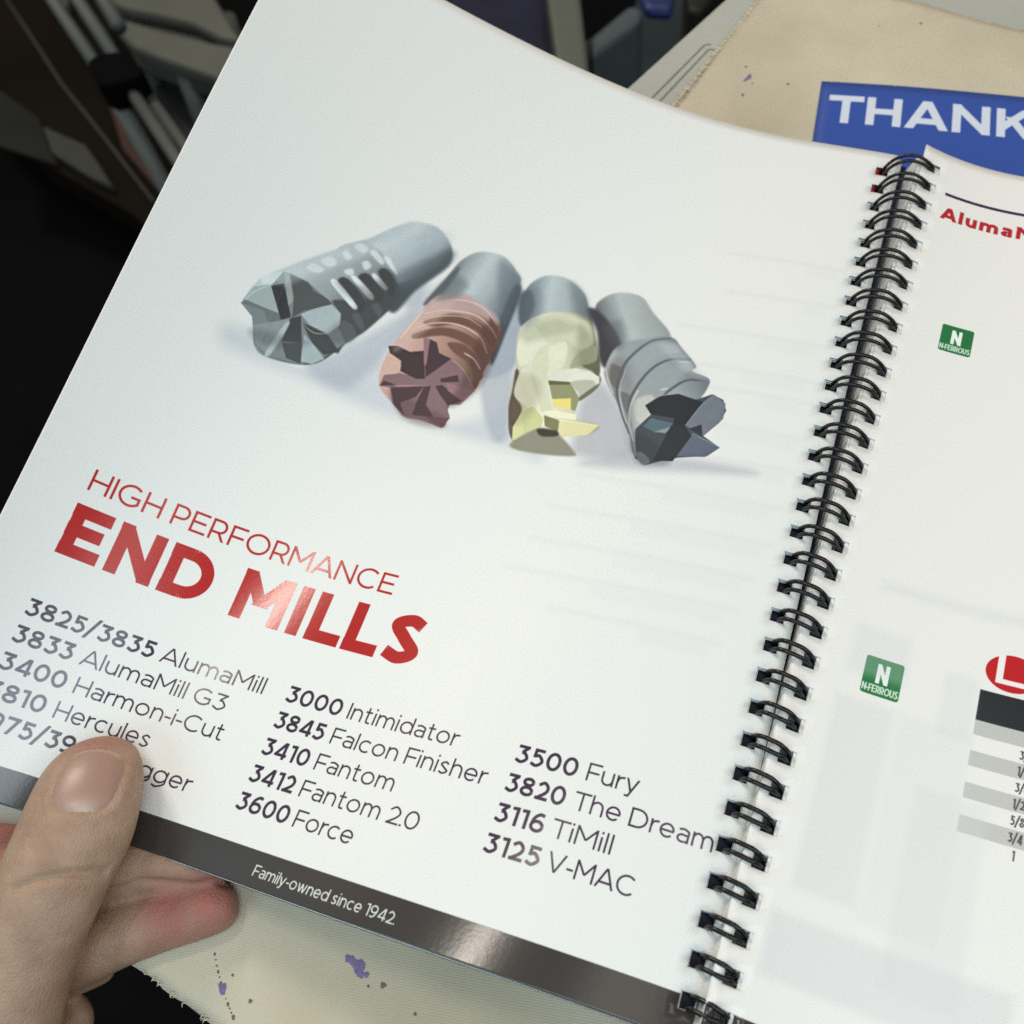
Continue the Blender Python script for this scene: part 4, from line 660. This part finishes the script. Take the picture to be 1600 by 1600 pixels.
def under_mat():
    m, nt, b = nodes('next_leaf_with_red_corner'); L = nt.links.new; tc = N(nt, 'ShaderNodeTexCoord'); sp = N(nt, 'ShaderNodeSeparateXYZ'); L(tc.outputs['UV'], sp.inputs[0])
    g = N(nt, 'ShaderNodeMath', operation='GREATER_THAN'); g.inputs[1].default_value = .925; L(sp.outputs['Y'], g.inputs[0]); g2 = N(nt, 'ShaderNodeMath', operation='LESS_THAN'); g2.inputs[1].default_value = .9905; L(sp.outputs['X'], g2.inputs[0]); g3 = N(nt, 'ShaderNodeMath', operation='MULTIPLY'); L(g.outputs[0], g3.inputs[0]); L(g2.outputs[0], g3.inputs[1]); g = g3
    mx = N(nt, 'ShaderNodeMix', data_type='RGBA'); mx.inputs[6].default_value = lin((222, 222, 218)) + (1,); mx.inputs[7].default_value = lin((160, 30, 34)) + (1,); L(g.outputs[0], mx.inputs[0]); L(mx.outputs[2], b.inputs['Base Color']); b.inputs['Roughness'].default_value = .35
    return m
um = under_mat()
navy = simple('dark_navy_cover', (.012, .013, .026), .55, spec=.3)
def fan(a, b): return lambda t: b + (a - b) * np.clip((np.asarray(t) - 130) / 150., 0, 1) ** 1.3
for zo, a_, b_2 in [(-.45, 1.1, .25), (-.85, 1.4, .35)]:
    o = put('page_underneath', leaf('page_underneath', SL, 209., 278.6, (2.6, 6.0), 1.75, HO + .1, zo, shift=fan(a_, b_2)), book, um, True); md = o.modifiers.new('s', 'SOLIDIFY'); md.thickness = .00012; md.offset = -1
o = put('shade_cover', leaf('shade_cover', SL, 206., 277.8, (2.6, 6.0), 1.75, HO, -1.4, shift=fan(3.0, 1.0), holes=False), book, navy, True); md = o.modifiers.new('s', 'SOLIDIFY'); md.thickness = .0003; md.offset = -1  # cover kept dark and unholed to supply the shade in holes and gap
o = put('right_page', leaf('right_page', SR, 216., 284., (2.3, 6.4), 1.9, 0, 0, RWd, 286.), book, right_m, True, label='right page with green squares, a red disc and a size table'); md = o.modifiers.new('s', 'SOLIDIFY'); md.thickness = .00012; md.offset = -1
sheet_me = leaf('right_sheet', SR, 215.4, 276.5, (2.1, 5.75), 1.85, .05, -.16, RWd, 286., shift=lambda t: -.2 - 1.1 * np.clip((np.asarray(t) - 60) / 220, 0, 1))
for k in range(5):
    o = put('page', sheet_me, book, plain, True); o.location = (random.uniform(-.15, .25) * MM, random.uniform(-.2, .1) * MM, -.28 * k * MM); md = o.modifiers.new('s', 'SOLIDIFY'); md.thickness = .00012; md.offset = -1
def flat_block(s, t):
    P = SR(s, t); P[..., 2] -= 2.2; return P
o = put('page_block', leaf('page_block', flat_block, 214.8, 280.4, (2.6, 6.6), 1.85, .05, 0., RWd, 286., shift=lambda t: -.3 - 1.2 * np.clip((np.asarray(t) - 60) / 220, 0, 1)), book, plain, False); md = o.modifiers.new('s', 'SOLIDIFY'); md.thickness = .0135; md.offset = -1
put('back_cover', slab([(.5, 6), (216, 2), (217, 279), (0, 280)], -23.3, -22.6, book, .1, 'back_cover'), book, navy)
wire_m, nt, b_ = nodes('black_coated_wire'); b_.inputs['Base Color'].default_value = (.006, .006, .007, 1); b_.inputs['Roughness'].default_value = .28; b_.inputs['Specular IOR Level'].default_value = .4
def ring(k):
    Lp = SL(4.3, TK(k) + HO); Rp = SR(4.6, TK(k)); M_ = (Lp + Rp) / 2; u = Rp - Lp; dist = np.linalg.norm(u); u /= dist
    up = np.array([0, 0, 1.]); up -= u * (up @ u); up /= np.linalg.norm(up); v = np.cross(up, u); v /= np.linalg.norm(v)
    x0, x1 = -dist / 2 + .5, dist / 2 - .55 + .02 * k; xm = (x0 + x1) / 2; a = (x1 - x0) / 2; hgt = 4.9 - k * .088; j = random.uniform(-.12, .12)
    P = [(x0 + .9, -9.), (x0 + .1, -5.), (x0 - .25, -2.2), (x0 - .15, -.8)]
    for q in np.linspace(-.97, .97, 26): P.append((xm + j * .5 + a * q, hgt * (1 - abs(q) ** (2.15 + .05 * k)) + .1))
    P += [(x1 + .1, -.7), (x1 - .1, -2.0)]
    gap = 1.3; A = [M_ + u * x + up * z - v * gap for x, z in P]; Bq = [M_ + u * x + up * z + v * gap for x, z in P]
    tip = []
    for q in np.linspace(-90, 90, 9)[1:-1]:
        q = math.radians(q); x, z = P[-1]; d = np.array([P[-1][0] - P[-2][0], P[-1][1] - P[-2][1]]); d /= np.linalg.norm(d)
        tip.append(M_ + u * (x + d[0] * gap * math.cos(q)) + up * (z + d[1] * gap * math.cos(q)) + v * gap * math.sin(q))
    # narrow the pair towards the closed end
    n = len(A)
    for i in range(n):
        g = max(0, (i - n * .70) / (n * .30)) * .34; c = (A[i] + Bq[i]) / 2; A[i] = A[i] + (c - A[i]) * g; Bq[i] = Bq[i] + (c - Bq[i]) * g
    path = A + tip + Bq[::-1]
    Vv, Ff = tube(np.array(path) * MM, .00054 + .000002 * k, 9)
    put('binding_ring', mesh('binding_ring', Vv, Ff), book, wire_m, True)
for k in range(33): ring(k)
spine = [];
for g in (-1.35, 1.35):
    spine.append(tube(np.array([(x, TK(33) + 3 if j == 0 else TK(-.4), -16) for j, x in enumerate((-2, -6))]) * MM, .0006, 8))
put('spine_wire', mesh('spine_wire', *join(spine[:1])), book, wire_m, True)

# ------------------------------------------------------------------ the hand
def loft(pts, n=28):
    """pts: (x,y,z, half width, half thickness) in mm; tapered tube with elliptic section"""
    P = np.array([p[:3] for p in pts], float); R_ = np.array([p[3:5] for p in pts], float)
    t = np.arange(len(P)); tt = np.linspace(0, len(P) - 1, (len(P) - 1) * 6 + 1)
    def cr(A):
        A = np.vstack([2 * A[0] - A[1], A, 2 * A[-1] - A[-2]]); out = []
        for x in tt:
            i = min(int(x), len(P) - 2); u = x - i; a, b, c, d = A[i:i + 4]; out.append(.5 * ((2 * b) + (c - a) * u + (2 * a - 5 * b + 4 * c - d) * u * u + (3 * b - a - 3 * c + d) * u ** 3))
        return np.array(out)
    P, R_ = cr(P), np.maximum(cr(R_), .3); T_ = np.gradient(P, axis=0); T_ /= np.linalg.norm(T_, axis=1)[:, None]; V = []; F = []; m = len(P)
    for i in range(m):
        side = np.cross(T_[i], (0, 0, 1.)); side /= np.linalg.norm(side); up = np.cross(side, T_[i])
        for k in range(n):
            q = 2 * math.pi * k / n; V.append(P[i] + side * R_[i, 0] * math.cos(q) + up * R_[i, 1] * math.sin(q))
    for i in range(m - 1):
        for k in range(n): F.append((i * n + k, i * n + (k + 1) % n, (i + 1) * n + (k + 1) % n, (i + 1) * n + k))
    F.append(tuple(range(n))[::-1]); F.append(tuple((m - 1) * n + k for k in range(n))); return V, F
hp_ = [loft(p) for p in HAND]
V, F = join(hp_); hm = mesh('hand', np.array(V) * MM, F); bm = bmesh.new(); bm.from_mesh(hm); bmesh.ops.recalc_face_normals(bm, faces=bm.faces); bm.to_mesh(hm); bm.free()
tmp = put('hand_tmp', hm); md = tmp.modifiers.new('r', 'REMESH'); md.mode = 'VOXEL'; md.voxel_size = .00085
md = tmp.modifiers.new('sm', 'SMOOTH'); md.factor = .5; md.iterations = 9
hand_me = evalmesh(tmp); bpy.data.objects.remove(tmp)
nv_ = len(hand_me.vertices); co = np.empty(nv_ * 3); hand_me.vertices.foreach_get('co', co); co = co.reshape(-1, 3) / MM
no_ = np.empty(nv_ * 3); hand_me.vertices.foreach_get('normal', no_); no_ = no_.reshape(-1, 3)
def seg_d(p, a, b):
    a, b = np.array(a), np.array(b); d = b - a; u = np.clip(((p - a) @ d) / (d @ d), 0, 1); return np.linalg.norm(p - a - u[:, None] * d, axis=1)
top = no_[:, 2] > .15
for chain, w_, dp in CREASES:
    d = np.min([seg_d(co[:, :2], a, b) for a, b in zip(chain[:-1], chain[1:])], axis=0); co -= no_ * (np.exp(-(d / w_) ** 2) * dp * top * (co[:, 2] > -19))[:, None]
nc, na, hl, hw = NAIL; nc = np.array(nc); na = np.array(na) / np.linalg.norm(na); nb = np.array([na[1], -na[0]])
qx = (co[:, :2] - nc) @ nb / hw; qy = (co[:, :2] - nc) @ na / hl; rho = (np.abs(qx) ** 3 + np.abs(qy) ** 3) ** (1 / 3.)
fold = (.38 * np.exp(-((rho - 1.15) / .09) ** 2) * np.clip((1.0 - qy) * 1.6, 0, 1) - .22 * np.exp(-((rho - 1.0) / .05) ** 2)) * (no_[:, 2] > .1) * (co[:, 2] > -2)
co += no_ * fold[:, None]
hand_me.vertices.foreach_set('co', (co * MM).ravel()); hand_me.update()
redn = np.zeros(nv_)
for c, r in REDS: redn = np.maximum(redn, np.exp(-(np.linalg.norm(co - np.array(c), axis=1) / r) ** 2))
at = hand_me.color_attributes.new('tint', 'FLOAT_COLOR', 'POINT'); at.data.foreach_set('color', np.stack([redn, redn, redn, np.ones(nv_)], 1).ravel())
def skin_mat():
    m, nt, b = nodes('skin'); L = nt.links.new; tc = N(nt, 'ShaderNodeTexCoord'); n = N(nt, 'ShaderNodeTexNoise'); n.inputs['Scale'].default_value = 130; n.inputs['Detail'].default_value = 6; L(tc.outputs['Object'], n.inputs['Vector'])
    r = N(nt, 'ShaderNodeValToRGB'); r.color_ramp.elements[0].position = .3; r.color_ramp.elements[0].color = (.33, .20, .135, 1); r.color_ramp.elements[1].position = .7; r.color_ramp.elements[1].color = (.42, .28, .195, 1); L(n.outputs['Fac'], r.inputs[0])
    at = N(nt, 'ShaderNodeVertexColor', layer_name='tint'); mx = N(nt, 'ShaderNodeMix', data_type='RGBA'); mx.inputs[7].default_value = (.35, .125, .10, 1); L(at.outputs['Color'], mx.inputs[0]); L(r.outputs['Color'], mx.inputs[6]); L(mx.outputs[2], b.inputs['Base Color'])
    b.inputs['Subsurface Weight'].default_value = .25; b.inputs['Subsurface Radius'].default_value = (1., .35, .2); b.inputs['Subsurface Scale'].default_value = .003; b.inputs['Roughness'].default_value = .52; b.inputs['Specular IOR Level'].default_value = .35
    v = N(nt, 'ShaderNodeTexVoronoi', feature='DISTANCE_TO_EDGE'); v.inputs['Scale'].default_value = 1400; mp = N(nt, 'ShaderNodeMapping'); mp.inputs['Scale'].default_value = (1, .6, 1); L(tc.outputs['Object'], mp.inputs[0]); L(mp.outputs[0], v.inputs['Vector'])
    n3 = N(nt, 'ShaderNodeTexNoise'); n3.inputs['Scale'].default_value = 500; n3.inputs['Detail'].default_value = 5; L(tc.outputs['Object'], n3.inputs['Vector'])
    ad = N(nt, 'ShaderNodeMath', operation='ADD'); L(v.outputs['Distance'], ad.inputs[0]); L(n3.outputs['Fac'], ad.inputs[1])
    bp = N(nt, 'ShaderNodeBump'); bp.inputs['Strength'].default_value = .6; bp.inputs['Distance'].default_value = .0004; L(ad.outputs[0], bp.inputs['Height']); L(bp.outputs['Normal'], b.inputs['Normal']); return m
person = put('person', hand_me, None, skin_mat(), True, label='left hand of a person holding the page corner, thumb on top and fingers underneath', category='person')
bvh = BVHTree.FromPolygons([tuple(v.co) for v in hand_me.vertices], [tuple(p.vertices) for p in hand_me.polygons])
gu, gv = 30, 34; V = []; F = []; COLR = []
for j in range(gv + 1):
    for i in range(gu + 1):
        u = 2 * i / gu - 1; v = 2 * j / gv - 1
        k_ = max(abs(u), abs(v)); nn_ = (abs(u) ** 3 + abs(v) ** 3) ** (1 / 3.) + 1e-9; x = u * hw * k_ / nn_; y = v * hl * k_ / nn_
        p = nc + na * y + nb * x
        hit = bvh.ray_cast(Vector((p[0] * MM, p[1] * MM, .05)), Vector((0, 0, -1)))
        if hit[0] is None: hit = (Vector((p[0] * MM, p[1] * MM, 0)), Vector((0, 0, 1)))
        ed = min(1, (1 - abs(u)) * 4, (1 - abs(v)) * 5); off = -.12 + .34 * math.sqrt(max(ed, 0)); V.append(hit[0] + hit[1] * off * MM)
        lun = math.exp(-(((u - .15) / .62) ** 2 + ((v + .86) / .30) ** 2) * 1.6); fr = 1 if v > .84 else 0
        COLR.append((lun, fr, 0, 1))
for j in range(gv):
    for i in range(gu): a = j * (gu + 1) + i; F.append((a, a + gu + 1, a + gu + 2, a + 1))
nm = mesh('thumb_nail', V, F); at = nm.color_attributes.new('nail', 'FLOAT_COLOR', 'POINT'); at.data.foreach_set('color', np.array(COLR).ravel())
m, nt, b = nodes('thumb_nail'); L = nt.links.new; va = N(nt, 'ShaderNodeVertexColor', layer_name='nail'); sp = N(nt, 'ShaderNodeSeparateColor'); L(va.outputs['Color'], sp.inputs[0])
m1 = N(nt, 'ShaderNodeMix', data_type='RGBA'); m1.inputs[6].default_value = (.36, .215, .165, 1); m1.inputs[7].default_value = (.47, .345, .29, 1); L(sp.outputs[0], m1.inputs[0])
m2 = N(nt, 'ShaderNodeMix', data_type='RGBA'); m2.inputs[7].default_value = (.42, .28, .21, 1); L(m1.outputs[2], m2.inputs[6]); L(sp.outputs[1], m2.inputs[0]); L(m2.outputs[2], b.inputs['Base Color']); b.inputs['Roughness'].default_value = .36
b.inputs['Subsurface Weight'].default_value = .2; b.inputs['Subsurface Scale'].default_value = .002
put('thumb_nail', nm, person, m, True)

# ------------------------------------------------------------------ clutter on the floor behind
def poly_thing(name, key, z, th, mat, label, cat, bevel=3.):
    P = BG[key]; c = np.mean(P, axis=0); t = thing(name, (c[0], c[1], z - th), label, cat); return t
steel = simple('dull_grey_tube', (.085, .095, .088), .6, .0, var=.2, scale=20); blk = simple('black_plastic', (.0012, .0012, .0015), .8, spec=.06)
stand = thing('folding_stand', (-760, 660, -720), 'folding stand of grey tubes joined by a black clamp, at the upper left', 'stand')
for key, z, r in (('tubeA', -350, .0068), ('tubeB', -350, .0072), ('tubeC', -362, .0085), ('tubeD', -355, .0062), ('tubeE', -366, .0062)):
    a, b2 = BG[key]; d = np.array(b2) - np.array(a); a = np.array(a) - d * (1.2 if key[-1] in 'ABC' else 0); b2 = np.array(b2) + d * (0.9 if key[-1] in 'DE' else 0)
    put('tube', mesh('tube', *tube([local(stand, (a[0], a[1], z)), local(stand, (b2[0], b2[1], z))], r * .92, 16)), stand, steel, True)
put('clamp', slab(BG['clamp'], -368, -338, stand, 4, 'clamp'), stand, blk); put('strap', slab(BG['strap'], -352, -342, stand, 2, 'strap'), stand, blk)
put('stand_foot', mesh('stand_foot', *tube([local(stand, (-700, 600, -360)), local(stand, (-640, 560, -718))], .008, 12)), stand, steel, True)
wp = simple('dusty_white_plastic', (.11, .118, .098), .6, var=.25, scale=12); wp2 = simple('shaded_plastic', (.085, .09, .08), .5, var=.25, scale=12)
chair = thing('plastic_chair', (-840, 860, -720), 'grey-white moulded plastic chair with slatted back behind the stand', 'chair')
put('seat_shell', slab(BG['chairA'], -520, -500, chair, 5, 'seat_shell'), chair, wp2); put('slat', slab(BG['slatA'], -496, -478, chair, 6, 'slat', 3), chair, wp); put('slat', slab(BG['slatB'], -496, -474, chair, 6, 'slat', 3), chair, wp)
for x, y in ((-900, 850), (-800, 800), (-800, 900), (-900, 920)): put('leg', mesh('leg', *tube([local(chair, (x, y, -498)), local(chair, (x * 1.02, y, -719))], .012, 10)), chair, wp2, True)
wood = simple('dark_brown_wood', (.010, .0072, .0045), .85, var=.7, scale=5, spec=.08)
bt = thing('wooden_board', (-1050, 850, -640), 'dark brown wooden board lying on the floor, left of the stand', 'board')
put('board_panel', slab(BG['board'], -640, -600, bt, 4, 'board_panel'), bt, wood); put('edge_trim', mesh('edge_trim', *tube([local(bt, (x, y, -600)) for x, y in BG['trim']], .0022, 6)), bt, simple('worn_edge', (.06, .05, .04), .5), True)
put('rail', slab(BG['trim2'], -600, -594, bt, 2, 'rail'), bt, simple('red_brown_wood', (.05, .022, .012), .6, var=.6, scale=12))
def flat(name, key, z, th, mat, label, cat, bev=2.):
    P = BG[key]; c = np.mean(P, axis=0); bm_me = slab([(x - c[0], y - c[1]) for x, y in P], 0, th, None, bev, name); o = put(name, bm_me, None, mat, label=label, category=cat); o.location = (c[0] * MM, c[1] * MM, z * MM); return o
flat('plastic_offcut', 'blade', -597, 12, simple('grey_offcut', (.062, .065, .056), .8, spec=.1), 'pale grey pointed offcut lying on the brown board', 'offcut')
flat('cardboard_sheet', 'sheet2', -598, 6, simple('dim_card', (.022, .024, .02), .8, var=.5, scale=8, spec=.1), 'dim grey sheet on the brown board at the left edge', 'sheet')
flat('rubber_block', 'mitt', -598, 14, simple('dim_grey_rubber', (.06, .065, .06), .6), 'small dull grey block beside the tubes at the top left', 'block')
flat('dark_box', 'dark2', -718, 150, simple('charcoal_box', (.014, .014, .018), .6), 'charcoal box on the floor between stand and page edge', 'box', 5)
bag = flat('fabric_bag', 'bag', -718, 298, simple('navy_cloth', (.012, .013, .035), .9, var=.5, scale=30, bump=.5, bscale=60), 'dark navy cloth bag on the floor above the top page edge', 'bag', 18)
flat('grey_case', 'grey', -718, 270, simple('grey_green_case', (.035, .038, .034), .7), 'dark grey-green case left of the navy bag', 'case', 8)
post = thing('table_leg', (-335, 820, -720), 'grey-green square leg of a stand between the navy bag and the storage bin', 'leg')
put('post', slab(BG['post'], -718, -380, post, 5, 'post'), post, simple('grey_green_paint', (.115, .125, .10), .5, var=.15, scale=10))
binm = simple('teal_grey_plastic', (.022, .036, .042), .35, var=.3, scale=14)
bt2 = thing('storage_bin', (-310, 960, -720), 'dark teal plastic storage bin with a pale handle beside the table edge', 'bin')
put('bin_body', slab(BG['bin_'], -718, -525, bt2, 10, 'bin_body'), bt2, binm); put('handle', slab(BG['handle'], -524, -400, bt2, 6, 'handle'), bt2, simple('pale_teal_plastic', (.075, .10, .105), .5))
put('lid_clip', slab(BG['lid'], -425, -410, bt2, 6, 'lid_clip'), bt2, simple('blue_plastic', (.015, .03, .13), .5)); put('bin_gap_shade', slab(BG['gap_shade'], -524, -450, bt2, 6, 'bin_gap_shade'), bt2, simple('olive_black', (.012, .014, .008), .6))  # olive-black solid added in place of the dark gap beside the bin
